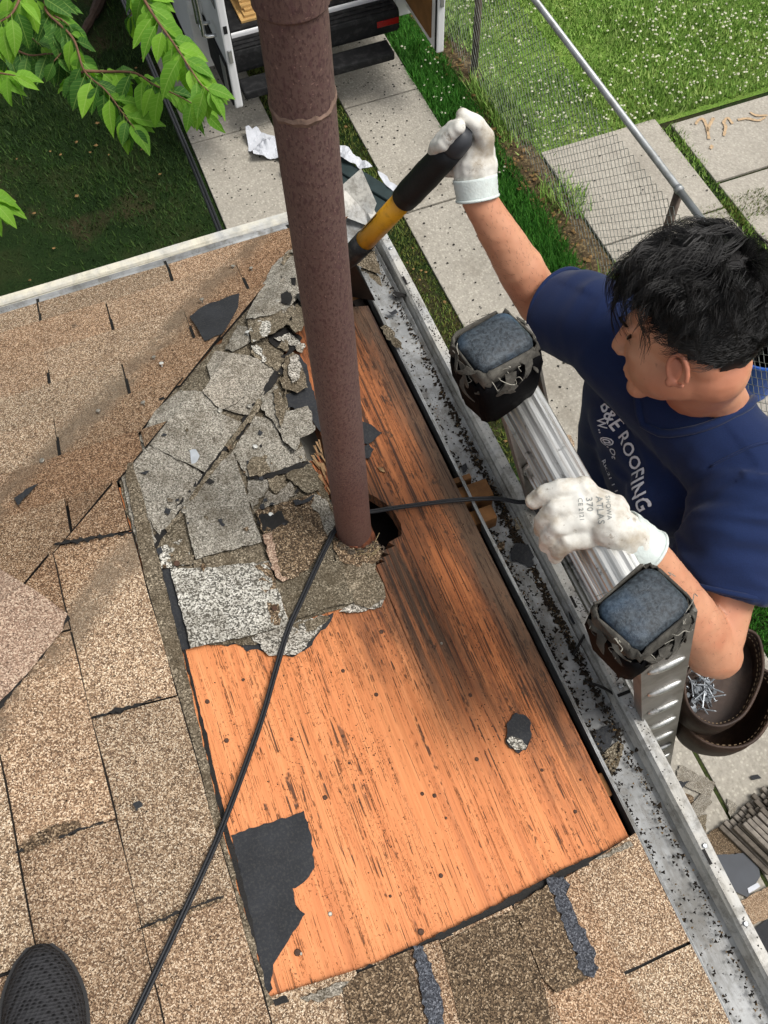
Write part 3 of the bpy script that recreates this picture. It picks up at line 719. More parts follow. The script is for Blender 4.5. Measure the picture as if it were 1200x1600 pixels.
old([(393, 995), (437, 976), (506, 962), (510, 972), (488, 998), (470, 1019), (452, 1024), (432, 1016), (414, 1019)], 1.0, 'spk', 1.8, 4)
old([(452, 976), (508, 961), (516, 966), (490, 985), (460, 992)], 1.6, 'dgrey', 1.4, 4)
# two-tone felt left low on the boards
slab('felt_remnant', [(361, 1305), (420, 1286), (475, 1267), (481, 1285), (487, 1305), (492, 1355), (483, 1370), (470, 1382), (457, 1388), (460, 1404), (463, 1420), (477, 1428), (462, 1452), (448, 1474), (427, 1507), (424, 1530), (421, 1550), (414, 1545), (398, 1460), (380, 1380)], HD+.0008, HD+.0028, MT['felt'], rs, 1.1, 7)
slab('felt_remnant', [(296, 494), (320, 477), (350, 466), (374, 458), (372, 480), (360, 502), (346, 522), (320, 533)], .0045, .0068, MT['felt'], fs_, .7, 9)
slab('felt_remnant', [(22, 778), (40, 764), (60, 756), (40, 776), (28, 790)], .005, .0062, MT['felt'], fs_, .7, 6)
# loose torn pieces heaped where the tool digs in
for i in range(30):
    u, v = random.gauss(476, 26), random.gauss(455, 46)
    if not (430 < u < 545 and 385 < v < 545): continue
    r_ = random.uniform(5, 15); a0 = random.uniform(0, 6.28); k_ = random.choice((4, 5)); hh_ = random.uniform(.004, .022); gx_, gy_ = random.uniform(-1, 1), random.uniform(-1, 1)
    slab('torn_piece', [(u+r_*random.uniform(.6, 1.3)*math.cos(a0+6.28*j/k_), v+r_*random.uniform(.6, 1.3)*math.sin(a0+6.28*j/k_)) for j in range(k_)], HD+hh_, HD+hh_+.0045, MT[random.choice(('dgrey', 'grey', 'tar', 'dgrey', 'spk', 'felt'))], rs, 1.2, 4, 20, (lambda u, v, gx_, gy_: lambda a, b: .0005*((a-u)*gx_+(b-v)*gy_))(u, v, gx_, gy_))
for i in range(46):
    u, v = random.choice(((random.uniform(240, 470), random.uniform(560, 900)), (random.gauss(430, 30), random.gauss(760, 60)))); r_ = random.uniform(2, 6); a0 = random.uniform(0, 6.28)
    if u > 500 or u < 215+(v-860)*-.5 if v > 700 else False: continue
    slab('torn_piece', [(u+r_*random.uniform(.5, 1.4)*math.cos(a0+6.28*j/4), v+r_*random.uniform(.5, 1.4)*math.sin(a0+6.28*j/4)) for j in range(4)], -.004, .0015, MT[random.choice(('dgrey', 'tar', 'felt', 'brown'))], rs, .6, 4, 20)
# rotten wood splinters beside the pipe
spl = plain('pale_splintered_wood', 'a58560', .9, var=.5, sc=70, bump=.6, bsc=200)
for i in range(26):
    u, v = random.uniform(486, 520), random.uniform(678, 762); a = random.uniform(-.25, .25)
    l = random.uniform(10, 30); w_ = random.uniform(1.0, 3.0)
    du, dv = math.sin(.42+a)*l, math.cos(.42+a)*l
    slab('splinter', [(u-w_, v), (u+w_, v), (u+du+w_*.4, v+dv), (u+du-w_*.4, v+dv)], HD+.0005, HD+random.uniform(.003, .008), spl if i % 3 else WOODS[1], rs, 0, 9, 40)
# nails left in the roof
nail_m = plain('dull_nail_head', 'b4b0a4', .45, .5, var=.4, sc=200, dirt='5c4c3a', dsc=120); nail_w = plain('bright_nail_head', 'd8d8d2', .4, .4, var=.1)
rust_m = plain('rusty_nail_head', '5b4234', .7, .2, var=.4, sc=200)
def nail(u, v, m, parent, r=.0048, h=.006, tilt=.25, nm='nail'):
    p = roofpt(u, v, h); n = NR if roofpt(u, v).x > -9 and RS(u, v)[1] < hipy(RS(u, v)[0]) else NL
    bm = bmesh.new(); d = (n+Vector((random.uniform(-tilt, tilt), random.uniform(-tilt, tilt), 0))).normalized()
    tube(bm, [p-d*.012, p-d*.0006], .0014, 6); tube(bm, [p-d*.0012, p, p+d*.0008], [r, r, r*.7], 10)
    return obj(nm, bm, m, parent)
for u, v in ((364, 415), (392, 418), (315, 467), (252, 567), (223, 628), (153, 641), (65, 719), (240, 557)):
    nail(u, v, nail_m if u != 252 else nail_w, fs_, random.uniform(.0042, .0055), .009)
for u, v, m in ((386, 518, nail_w), (434, 470, nail_m), (344, 641, nail_m), (390, 634, nail_m), (399, 697, nail_w), (288, 798, nail_m), (423, 804, nail_w), (429, 950, rust_m), (276, 880, rust_m)):
    nail(u, v, m, rs, .0052, .004)
for u, v in ((354, 1157), (380, 1062), (456, 1155), (508, 1246), (324, 1096), (536, 1048), (546, 1192), (536, 1150), (508, 1245), (679, 1243), (697, 1278), (689, 1368), (907, 1218), (847, 1203), (899, 1268), (745, 1186), (678, 1010), (735, 1086), (596, 987), (649, 890), (626, 914), (660, 1240), (588, 1085), (690, 1005), (610, 1400), (470, 1490), (516, 1428)):
    nail(u, v, rust_m if random.random() < .8 else nail_m, rs, random.uniform(.0022, .0042), HD+.0012, .1, 'nail')
for u, v in ((658, 1456), (465, 1488)): nail(u, v, rust_m, rs, .005, HD+.0018, .1)
tagm = plain('crumpled_foil_scrap', 'b9bec2', .4, .3, var=.2, sc=60)
slab('foil_scrap', [(296, 704), (306, 702), (312, 712), (306, 727), (300, 726)], HD+.0135, HD+.0146, tagm, rs, .5, 5)
# slots between tabs of the far slope show dark tar: thin strips below the tabs
for c, (s0, s1) in enumerate(zip(L0[:5], L0[1:6])):
    off = -.270 if c % 2 == 0 else -.118
    for i in range(-2, 3):
        a = off+.31*i
        if a > CX-s1/KK-.07: continue
        v = [L(s0+.008, a-.0035, .0002), L(s0+.008, a+.0035, .0002), L(s1, a+.003, -.0005), L(s1, a-.003, -.0005)]
        obj('tar_slot', mesh('tar_slot', v, [(0, 1, 2, 3)]), MT['tar'], fs_)
for (a, b, c, d) in ((150, 1120, 252, 1090), (214, 1452, 350, 1400), (24, 1332, 162, 1284), (85, 850, 208, 831)):
    w_ = 3.2
    slab('tar_slot', [(a, b-w_*.5), ((a+c)/2, (b+d)/2-w_), (c, d-w_*.5), (c, d+w_*.3), ((a+c)/2, (b+d)/2+w_*.6), (a, b+w_*.6)], .0025, .0056, MT['tar'], rs, 1.6, 5)
slab('tar_slot', [(98, 966), (104, 958), (110, 966), (70, 1020), (30, 1070), (0, 1108), (-6, 1098), (40, 1048)], .003, .0062, MT['tar'], rs, 1.6, 6)

# ================================================================== gutters
def gutter_run(parent, y0, y1, prof, m, name, n=44, mp=lambda a, y, z: Vector((a, y, z)), wob=.0024, th=.0014):
    bm = bmesh.new(); st = []
    for i in range(n+1):
        y = y0+(y1-y0)*i/n
        st.append([mp(a+wob*noise.noise((y*3, k*.7, a*9)), y, z+wob*noise.noise((y*4, k*.7, 5))) for k, (a, z) in enumerate(prof)])
    prism(bm, None, st, closed=False, cap=False)
    bmesh.ops.recalc_face_normals(bm, faces=bm.faces[:])
    o = obj(name, bm, m, parent); md = o.modifiers.new('thick', 'SOLIDIFY'); md.thickness = th; md.offset = 0
    return o
gut = empty('gutter', (CX-.06, .6, EZ-.08)); gut.parent = house; gut.matrix_parent_inverse = Matrix.Translation(-Vector(house.location))
x0 = CX-.106
fl = EZ-.040
gutter_run(gut, -1.6, 1.735, [(x0, EZ+.028), (x0+.002, fl+.012), (x0+.012, fl), (CX-.03, fl-.002), (CX-.022, fl+.006)], MT['gutin'], 'gutter_trough')
gutter_run(gut, -1.6, 1.735, [(CX-.0235, fl+.0062), (CX-.017, EZ-.02), (CX-.017, EZ-.008), (CX-.012, EZ), (CX+.006, EZ+.001), (CX+.008, EZ-.012), (CX+.004, EZ-.05), (CX-.02, EZ-.10), (CX-.04, EZ-.108)], MT['gut'], 'gutter_front', wob=.003)
gutter_run(gut, -1.6, 1.735, [(x0-.003, EZ+.027), (x0-.001, EZ+.027), (x0+.0025, EZ+.024), (x0+.0028, EZ+.006)], MT['gutin'], 'back_flange')
obj('gutter_underside', boxm((x0-.012, -1.6, EZ-.114), (CX-.036, 1.73, EZ-.109)), MT['void'], gut)
# the overlapping upper length with its own liner
gutter_run(gut, .336, 1.70, [(x0+.004, EZ+.022), (x0+.006, fl+.022), (x0+.020, fl+.0085), (CX-.034, fl+.007), (CX-.026, fl+.016)], MT['gutin'], 'gutter_liner', wob=.003)
obj('gutter_joint', boxm((CX-.018, .333, EZ+.0012), (CX+.0075, .339, EZ+.0035), None, .0005), MT['tar'], gut)
# corner end: bent up white metal
def sheet(name, pts, faces, m, parent, th=.0014):
    o = obj(name, mesh(name, pts, faces), m, parent); md = o.modifiers.new('thick', 'SOLIDIFY'); md.thickness = th; return o
sheet('bent_flap', [(CX-.115, 1.70, EZ+.012), (CX-.02, 1.63, fl+.02), (CX+.012, 1.655, EZ+.02), (CX+.004, 1.735, EZ+.065), (CX-.05, 1.735, EZ+.03), (CX-.018, 1.66, EZ+.0)], [(0, 1, 5), (1, 2, 5), (2, 3, 5), (3, 4, 5), (4, 0, 5)], MT['gut'], gut)
sheet('end_cap', [(x0, 1.733, fl), (CX-.02, 1.733, fl), (CX+.005, 1.733, EZ), (CX+.012, 1.74, EZ+.028), (CX-.02, 1.737, EZ+.02), (x0, 1.733, EZ+.02)], [(0, 1, 2, 3, 4, 5)], MT['gut'], gut)
for yy in (1.655, 1.52, .35, .31, .05, -.08):
    bm = bmesh.new(); tube(bm, [(CX-.004, yy, EZ+.001), (CX-.004, yy, EZ+.004), (CX-.004, yy, EZ+.005)], [.0045, .0045, .003], 10); obj('rivet', bm, MT['steel'], gut)
for yy in (1.40, .52, .02): obj('slot_mark', boxm((CX-.0115, yy, EZ+.0008), (CX-.0065, yy+.026, EZ+.0024)), MT['tar'], gut)
gutL = empty('gutter', (-1, CY, EZ-.08)); gutL.parent = house; gutL.matrix_parent_inverse = Matrix.Translation(-Vector(house.location))
mpL = lambda a, y, z: Vector((y, a, z))
y0_ = CY-.085
gutter_run(gutL, -6, CX-.10, [(y0_, EZ+.0), (y0_+.004, fl+.03), (y0_+.012, fl+.026), (CY+.004, fl+.026), (CY+.010, fl+.034)], MT['gutin'], 'gutter_trough', 50, mpL)
gutter_run(gutL, -6, CX-.10, [(CY+.0095, fl+.034), (CY+.014, EZ-.025), (CY+.013, EZ-.006), (CY+.017, EZ), (CY+.036, EZ+.001), (CY+.038, EZ-.012), (CY+.034, EZ-.05), (CY+.01, EZ-.10)], MT['gutl'], 'gutter_front', 50, mpL)
obj('end_cap', boxm((CX-.101, y0_, fl+.02), (CX-.0995, CY+.036, EZ)), MT['gutl'], gutL)
# grit in the gutter
def grit(name, n, fn, m, label, r=(.0012, .004)):
    vs = []; fs = []
    for _ in range(n):
        p = fn(); q = random.uniform(*r); i = len(vs); o = random.uniform(0, 6.28)
        vs += [(p[0]+q*math.cos(o+2.094*j)*random.uniform(.6, 1.4), p[1]+q*math.sin(o+2.094*j)*random.uniform(.6, 1.4), p[2]) for j in range(3)]+[(p[0], p[1], p[2]+q*.7)]
        fs += [(i, i+1, i+3), (i+1, i+2, i+3), (i+2, i, i+3)]
    return tag(obj(name, mesh(name, vs, fs), m), label, 'grit', kind='stuff')
def g1():
    y = random.uniform(-.5, 1.6) if random.random() < .55 else random.gauss(.65, .22)
    t = random.random()
    if t < .55: return (CX-.040+random.gauss(0, .005), y, fl+.0105)
    if t < .8: return (x0+.022+random.gauss(0, .006), y, fl+.0105)
    return (random.uniform(x0+.02, CX-.036), y, fl+.0098)
gritm = plain('black_brown_grit', '2c261e', .95, var=.6, sc=200)
gritt = plain('tan_grit', '8a704a', .95, var=.5, sc=200)
grit('gutter_grit', 1900, g1, gritm, 'black roofing grit washed along the white gutter')
grit('gutter_grit', 900, g1, gritt, 'tan mineral granules washed along the white gutter', (.001, .0026))
grit('gutter_sludge', 520, lambda: (CX-.043+random.gauss(0, .006), random.gauss(.72, .26), fl+.010), plain('wet_brown_sludge', '3a2f22', .8, var=.6, sc=150), 'brown sludge and grit caught along the gutter below the glove', (.0025, .0065))
grit('gutter_sludge', 200, lambda: (x0+.02+random.gauss(0, .004), random.gauss(.45, .2), fl+.011), gritm, 'dark sludge along the back of the gutter near the near pad', (.002, .005))
grit('lip_grit', 420, lambda: (random.uniform(CX-.011, CX+.005), random.choice((random.gauss(1.25, .08), random.gauss(.45, .12), random.uniform(-.5, 1.6))), EZ+.0017), gritm, 'black grit lying on the lip of the white gutter', (.0009, .0022))
grit('deck_crumbs', 700, lambda: (lambda s, y: R(s, y, HD+.0006))(random.choice((random.uniform(.14, .75), random.gauss(.25, .05), random.gauss(.52, .03))), random.uniform(.1, 1.1) if random.random() < .6 else random.gauss(.36, .04)), gritm, 'black felt crumbs on the bare orange boards', (.0006, .0016))
grit('roof_grit', 260, lambda: (lambda s, y: R(s, y, .0045))(random.uniform(.8, 1.35), random.uniform(.0, .8)), gritm, 'dark grit on the tan shingles', (.0007, .002))
# scraps lying in the gutter and on the boards
def scrap(poly, z, m, label, cat='shingle scrap', mapf=None, th=.004, amp=1.2, name='shingle_scrap', group=None):
    mp = mapf or (lambda u, v, h: G(u, v, z+h))
    o = slab(name, poly, 0.0, th, m, None, amp, 5, 30, None, mp)
    # the thing's origin at its base
    c = sum((Vector(v.co) for v in o.data.vertices), Vector())/len(o.data.vertices); 
    for v in o.data.vertices: v.co -= c
    o.location = c
    return tag(o, label, cat, group)
deck_map = lambda u, v, h: roofpt(u, v, HD+.001+h)
zf = fl+.011
scrap([(797, 862), (806, 848), (828, 850), (836, 862), (832, 886), (814, 880), (800, 877)], zf, MT['felt'], 'dark felt scrap lying in the gutter below the near glove')
scrap([(802, 812), (818, 805), (834, 812), (828, 824), (806, 828)], zf, MT['dgrey'], 'grey dirty shingle scrap in the gutter where the cable crosses')
scrap([(778, 848), (788, 845), (787, 858), (776, 862)], zf, MT['brown'], 'small brown shingle scrap against the back of the gutter')
scrap([(721, 728), (728, 723), (731, 732), (724, 740)], zf, MT['felt'], 'tiny dark felt scrap in the gutter beside the rafter block')
scrap([(888, 956), (896, 950), (905, 952), (903, 966), (896, 976), (890, 966)], zf+.004, MT['felt'], 'dark felt scrap on the gutter edge left of the near pad')
scrap([(912, 1150), (930, 1140), (968, 1128), (964, 1150), (944, 1174), (926, 1166)], zf-.006, MT['felt'], 'blue-black felt piece under the end of the gutter liner')
scrap([(938, 1180), (966, 1158), (975, 1170), (968, 1190), (958, 1212), (946, 1208)], zf-.006, MT['dgrey'], 'grey granule scrap in the gutter below the liner end')
scrap([(612, 456), (628, 458), (640, 462), (622, 464)], zf+.01, MT['tar'], 'thin black sliver lying across the upper gutter')
scrap([(605, 486), (618, 483), (622, 488), (612, 492)], zf+.01, MT['felt'], 'grey felt sliver in the upper gutter')
scrap([(594, 512), (602, 507), (612, 514), (622, 530), (630, 548), (618, 543), (604, 530)], EZ+.03, MT['dgrey'], 'curled pale shingle scrap on the deck edge by the upper gutter')
scrap([(790, 1160), (794, 1128), (806, 1113), (818, 1116), (830, 1130), (831, 1146), (826, 1158), (822, 1172), (806, 1175)], 0, MT['felt'], 'black felt scrap lying on the bare orange boards', mapf=deck_map)
scrap([(792, 1156), (800, 1150), (812, 1154), (824, 1164), (818, 1172), (804, 1171)], 0, MT['spk'], 'white granule crust on the black felt scrap', mapf=lambda u, v, h: roofpt(u, v, HD+.0056+h), th=.003)
scrap([(562, 657), (576, 662), (597, 676), (586, 686), (574, 694), (562, 692)], 0, MT['felt'], 'blue-black felt chip just right of the rusty pipe', mapf=deck_map)
scrap([(566, 696), (576, 693), (584, 702), (577, 716), (568, 716)], 0, MT['felt'], 'lower small felt chip right of the rusty pipe', mapf=lambda u, v, h: roofpt(u, v, HD+.004+h))
scrap([(590, 730), (598, 731), (602, 738), (594, 736)], 0, spl, 'small orange wood chip right of the rusty pipe', 'wood chip', mapf=deck_map)
scrap([(207, 1256), (218, 1251), (223, 1260), (214, 1269)], 0, MT['felt'], 'small black chip lying on the tan shingles', mapf=lambda u, v, h: roofpt(u, v, .005+h), th=.007)
scrap([(340, 812), (346, 810), (360, 826), (356, 832)], 0, MT['felt'], 'small black sliver on the old grey tab', mapf=lambda u, v, h: roofpt(u, v, -.003+h))
scrap([(433, 806), (440, 800), (446, 818), (441, 826), (434, 820)], 0, MT['felt'], 'black felt sliver on the stained old tab beside a nail', mapf=lambda u, v, h: roofpt(u, v, -.001+h))
scrap([(218, 738), (234, 735), (228, 741)], 0, MT['felt'], 'tiny black sliver on the lowest old hip cap', mapf=lambda u, v, h: roofpt(u, v, -.004+h))
for a, b, lb in (((932, 960), (895, 1024), 'thin black stick lying from gutter lip into the gutter'), ((913, 1064), (965, 1088), 'thin black stick lying across the gutter near the pad')):
    p, q = G(*a, zf+.03), G(*b, zf+.004); c = (p+q)/2
    o = obj('stick', tubem([x-c for x in spline([p, (p+q)/2+Vector((.002, .001, .004)), q], 4)], [.0018, .0022, .0026, .0026, .003, .0028, .0026, .003, .0032], 6), MT['tar']); o.location = c; tag(o, lb, 'stick')
# tear-up at the top of the gutter where the tool digs in
tg = 'torn strips curling over the upper gutter'
for i, pl in enumerate(([(546, 398), (566, 380), (584, 382), (586, 390), (566, 398), (548, 410)], [(548, 405), (572, 390), (586, 392), (598, 430), (582, 424), (562, 416)], [(556, 416), (580, 420), (594, 434), (597, 448), (590, 444), (576, 428)], [(545, 395), (570, 386), (582, 380), (560, 398)])):
    c0 = pl[0]
    scrap(pl, 0, MT['dgrey'] if i != 3 else MT['felt'], ('curled grey shingle strip at the tool tip, uppermost', 'broad grey torn shingle strip hanging over the upper gutter', 'thin pale torn strip lowest over the upper gutter', 'dark felt strip right at the black end of the tool')[i], mapf=(lambda i: lambda u, v, h: roofpt(u, v, .008+.007*(3-i) + h + .00035*max(0, u-560)))(i), group=tg)

# ================================================================== the pipe
pb = roofpt(554, 838, HD)
pipe = tag(empty('vent_pipe', pb), 'tall rusty maroon steel pipe standing out of the roof', 'pipe')
PR = .0325
bm = bmesh.new()
n = 40; zs = [pb.z-.25]+[pb.z+.02+i*.05 for i in range(29)]
tube(bm, [(pb.x, pb.y, z) for z in zs], [PR]*len(zs), n)
sh = obj('shaft', bm, MT['rust'], pipe, True)
bm = bmesh.new(); zt = at(470, 150, 1.0)
def zat(v):
    best = min((abs(proj((pb.x, pb.y, z/1000))[1]-v), z/1000) for z in range(3100, 4600, 4)); return best[1]
# ragged tar ring left on the shaft
z1 = zat(150); vs = []; fs = []
for k in range(46):
    a = 6.283*k/46; zz = z1+.006*math.sin(a+.6)+random.uniform(-.002, .002); w_ = random.uniform(.002, .0055)
    for (dz, rr) in ((-w_, .0002), (0, .0016), (w_, .0002)): vs.append((pb.x+(PR+rr)*math.cos(a), pb.y+(PR+rr)*math.sin(a), zz+dz))
for k in range(46):
    j = (k+1) % 46
    for q in (0, 1): fs.append((3*k+q, 3*j+q, 3*j+q+1, 3*k+q+1))
obj('sealant_ring', mesh('sealant_ring', vs, fs), plain('old_tan_sealant', '8d7466', .8, var=.4, sc=120), pipe)
z0 = zat(8)
bm = bmesh.new(); tube(bm, [(pb.x, pb.y, z0), (pb.x, pb.y, z0+.004), (pb.x, pb.y, z0+.09), (pb.x, pb.y, z0+.095)], [PR, PR+.003, PR+.003, PR], 40); obj('coupling', bm, MT['rust'], pipe)
# rusty flared foot and crumbled tar around it
bm = bmesh.new(); tube(bm, [(pb.x, pb.y, pb.z-.03), (pb.x, pb.y, pb.z-.002), (pb.x, pb.y, pb.z+.014), (pb.x, pb.y, pb.z+.022)], [PR+.007, PR+.006, PR+.003, PR+.0004], 30)
for v in bm.verts: v.co += Vector((random.gauss(0, .0012), random.gauss(0, .0012), random.gauss(0, .0018)))
obj('foot_collar', bm, MT['rustband'], pipe)
vs = []; fs = []
for _ in range(260):
    a = random.uniform(-2.7, -.7); r = PR+.004+abs(random.gauss(0, .016)); p = Vector((pb.x+r*math.cos(a), pb.y+r*math.sin(a), 0))
    p.z = EZ+PITCH*(CX-p.x)+HD+.004+max(0, .012-(r-PR)*.5)+random.uniform(0, .004)
    q = random.uniform(.0015, .005); i = len(vs)
    d = [Vector((random.uniform(-1, 1), random.uniform(-1, 1), random.uniform(-.6, 1))).normalized()*q*random.uniform(.6, 1.5) for _ in range(4)]
    vs += [p+x for x in d]; fs += [(i, i+1, i+2), (i, i+2, i+3), (i, i+3, i+1), (i+1, i+3, i+2)]
tag(obj('tar_crumbs', mesh('tar_crumbs', vs, fs), plain('crumbled_grey_sealant', '75695a', .95, var=.6, sc=160), pipe), kind='stuff')
bm = bmesh.new()
for i in range(14):
    a = random.uniform(-2.4, -.8); r = PR+random.uniform(.004, .026); p = Vector((pb.x+r*math.cos(a), pb.y+r*math.sin(a), 0)); p.z = EZ+PITCH*(CX-p.x)+HD+random.uniform(.006, .018)
    t = Vector((-math.sin(a), math.cos(a), random.uniform(-.2, .2)))*random.uniform(.008, .022)
    tube(bm, spline([p-t, p+Vector((0, 0, random.uniform(0, .006))), p+t], 3), .0006, 4)
tag(obj('frayed_fibre', bm, plain('straw_fibre', '9a8a68', .9)), 'frayed straw-coloured fibres wrapped around the foot of the rusty pipe', 'fibre', kind='stuff')

# ================================================================== cables
blk = plain('black_cable_sheath', '26272a', .5, var=.15, sc=90)
def twin_cable(name, pts, r, label, sep=None, n=8, up=Vector((0, 0, 1))):
    p = spline(pts, n); base = p[0].copy(); o = tag(empty(name, base), label, 'cable')
    for s_ in (-1, 1):
        q = []
        for i, x in enumerate(p):
            t = (p[min(i+1, len(p)-1)]-p[max(i-1, 0)]).normalized(); sd = t.cross(up).normalized()
            q.append(x+sd*(r*.92*s_))
        obj('wire', tubem(q, r, 8), blk, o, True)
    return o
rc = [roofpt(u, v, h) for u, v, h in ((150, 1720, .012), (205, 1600, .010), (262, 1480, .010), (318, 1360, .012), (348, 1290, .010), (382, 1200, .004), (410, 1120, .001), (430, 1050, .001), (450, 985, .004), (470, 940, .008), (495, 885, .012), (512, 850, .014), (524, 828, .016), (545, 806, .014), (562, 800, .012), (582, 799, .010), (620, 793, .004), (690, 784, .002), (735, 780, .006))]
rc += [G(775, 779, EZ+.035), G(806, 784, EZ+.03), G(832, 791, EZ+.022), Vector((CX+.03, .69, EZ-.05)), Vector((CX+.04, .69, EZ-.4)), Vector((CX+.03, .70, EZ-1.4)), Vector((CX+.02, .71, .05))]
twin_cable('roof_cable', rc, .0025, 'black twin cable lying over the roof, behind the pipe and across the gutter')
twin_cable('service_cable', [(.205, CY-.30, EZ-.14), (.205, CY+.07, EZ-.125), (.207, 2.2, EZ-.13), (.205, 3.0, EZ-.165), (.19, 4.4, EZ-.17), (.1, 8, EZ+.2), (0, 14, EZ+1.8)], 0.0042, 'straight black overhead cable running out from the eave over the lawn')

# ================================================================== wire fence
FX = 2.80
fence = tag(empty('wire_fence', (FX, 3, 0)), 'grey chain-link fence with round steel top rail beside the driveway', 'fence')
mesh_m = plain('dull_green_grey_wire', '858a84', .6, .3, var=.4, sc=8)
rail_m = plain('galvanised_fence_rail', 'a9adae', .42, .5, var=.2, sc=12, dirt='6c6a62', dsc=9, damt=.5)
obj('top_rail', tubem([(FX, -4, 1.075), (FX, 3.08, 1.08)], .0205, 14), rail_m, fence, True)
obj('top_rail', tubem([(FX, 3.081, 1.08), (FX, 12, 1.09)], .0205, 14), rail_m, fence, True)
post_m = plain('rusty_fence_post', '6f6258', .7, .2, var=.4, sc=20, dirt='4c3a2c', dsc=14)
for y in (-2.1, .5, 3.10, 5.70, 8.3, 10.9):
    po = obj('post', tubem([(FX+.01, y, -.1), (FX+.006, y, 1.055)], .026, 12), post_m, fence, True)
    obj('loop_cap', tubem([(FX, y-.014, 1.08), (FX, y+.014, 1.08)], .026, 14), rail_m, po, True)
bm = bmesh.new(); D = .032; ZT = .96
ny = int((8.6-.9)/D); nz = int(ZT/D)
for j in range(ny):
    pts = []
    for k in range(nz+1):
        y = .9+(j+(k+j) % 2)*D; z = .03+k*D
        sag = -.06*math.sin(math.pi*min(1, max(0, ((y-.5) % 2.6)/2.6)))*(z/ZT)
        pts.append((FX-.026+.0016*(1 if (k+j) % 2 else -1)+.018*noise.noise((y*.8, z*1.3, 0)), y, z+sag*.35))
    tube(bm, pts, .0022, 3, False)
obj('wire_mesh', bm, mesh_m, fence)

# ================================================================== the van
van = tag(empty('van', (1.62, 6.0, 0)), 'white cargo van with both rear doors open and plywood inside', 'van')
vblk = plain('black_bumper_plastic', '121315', .75, var=.2, sc=30, dirt='3a3a3a', dsc=20); glass = plain('dark_tinted_glass', '101316', .08, var=.05, spec=.6)
chrome = plain('chrome_tube', 'c9cccd', .18, .95, var=.05); redl = plain('red_tail_lamp', '8e0f14', .2, var=.1, spec=.6); brownp = plain('brown_board_lining', '8a6236', .8, var=.25, sc=9, dirt='6a4a28', dsc=5)
VX0, VX1, VY = .80, 2.42, 6.0
bm = bmesh.new()
for lo, hi in (((VX0, VY, .42), (VX0+.13, 10.4, 2.05)), ((VX1-.13, VY, .42), (VX1, 10.4, 2.05)), ((VX0+.13, VY, 1.9), (VX1-.13, 10.4, 2.05)), ((VX0+.13, 9.2, .42), (VX1-.13, 10.4, 1.9)), ((VX0+.13, VY, .42), (VX1-.13, 9.2, .62))): box(bm, lo, hi, None, .012)
obj('body', bm, MT['white'], van)
obj('cargo_floor', boxm((VX0+.131, VY+.01, .621), (VX1-.131, 9.19, .635)), vblk, van)
bm = bmesh.new(); box(bm, (VX0+.16, VY-.17, .43), (VX1-.16, VY-.002, .60), None, .03); bu = obj('bumper', bm, vblk, van)
obj('step', boxm((VX0+.22, VY-.34, .34), (VX1-.27, VY-.172, .40), None, .015), vblk, bu)
for i in range(3): obj('tread_rib', boxm((VX0+.2, VY-.155+i*.045, .6005), (VX1-.2, VY-.135+i*.045, .608)), vblk, bu)
obj('reflector', boxm((VX1-.34, VY-.176, .50), (VX1-.175, VY-.1705, .545), None, .002), redl, bu)
for xa, xb in ((VX0-.004, VX0+.125), (VX1-.125, VX1+.004)):
    lm = obj('tail_lamp', boxm((xa, VY-.03, .95), (xb, VY+.1, 1.35), None, .012), redl, van)
    obj('clear_lens', boxm((xa+.01, VY-.034, .84), (xb-.01, VY-.001, .945), None, .01), MT['white'], van)
for x, y in ((VX0+.03, 7.0), (VX1-.03-.2, 7.0)):
    bm = bmesh.new(); tube(bm, [(x-.09, y, .33), (x-.085, y, .33), (x+.2, y, .33), (x+.21, y, .33)], [.25, .33, .33, .25], 28); wh = obj('wheel', bm, plain('tyre_rubber', '17171a', .8), van, False)
    bm = bmesh.new(); tube(bm, [(x-.095, y, .33), (x-.092, y, .33)], [.2, .19], 20); obj('rim', bm, MT['steel'], wh)
def vdoor(xc, sx, inner, label):
    """rear door swung straight back"""
    th = .055; y0, y1 = VY-.60, VY-.005
    d = obj('rear_door', boxm((xc-th/2, y0, .50), (xc+th/2, y1, 1.98), None, .012), MT['white'], van)
    d['label'] = label
    obj('door_seal', boxm((xc-sx*th/2-.006, y0+.012, .515), (xc-sx*th/2+.006, y0+.03, 1.95)), vblk, d)
    obj('latch', boxm((xc-.012, y0-.012, .84), (xc+.014, y0-.0002, .93), None, .004), MT['steel'], d)
    obj('lock_hole', boxm((xc-.012, y0-.003, 1.04), (xc+.012, y0-.0002, 1.09)), vblk, d)
    return d
dl = vdoor(VX0+.125, -1, None, 'left rear door with chrome ladder rails')
xo = VX0+.125-.0275
obj('window', boxm((xo-.004, VY-.55, 1.18), (xo-.0004, VY-.08, 1.85)), glass, dl)
obj('lower_cladding', boxm((xo-.012, VY-.58, .515), (xo-.0006, VY-.03, .83), None, .004), vblk, dl)
obj('plate', boxm((xo-.016, VY-.56, .57), (xo-.0125, VY-.44, .80)), MT['steel'], dl)
for yy in (VY-.50, VY-.36):
    obj('ladder_rail', tubem(spline([(xo-.02, yy, .98), (xo-.09, yy, 1.0), (xo-.095, yy, 1.1), (xo-.095, yy, 1.9)], 5), .012, 10), chrome, dl, True)
for zz in (.99, 1.22, 1.45, 1.68): obj('ladder_rung', tubem([(xo-.095, VY-.50, zz+.02), (xo-.095, VY-.36, zz+.02)], .010, 10), chrome, dl, True)
dr = vdoor(VX1-.03, 1, None, 'right rear door lined with brown board')
obj('lining_board', boxm((VX1-.03-.0275-.012, VY-.50, .56), (VX1-.03-.0278, VY-.02, 1.9)), brownp, dr)
ply = plain('pale_plywood', 'c9a368', .75, var=.25, sc=12)
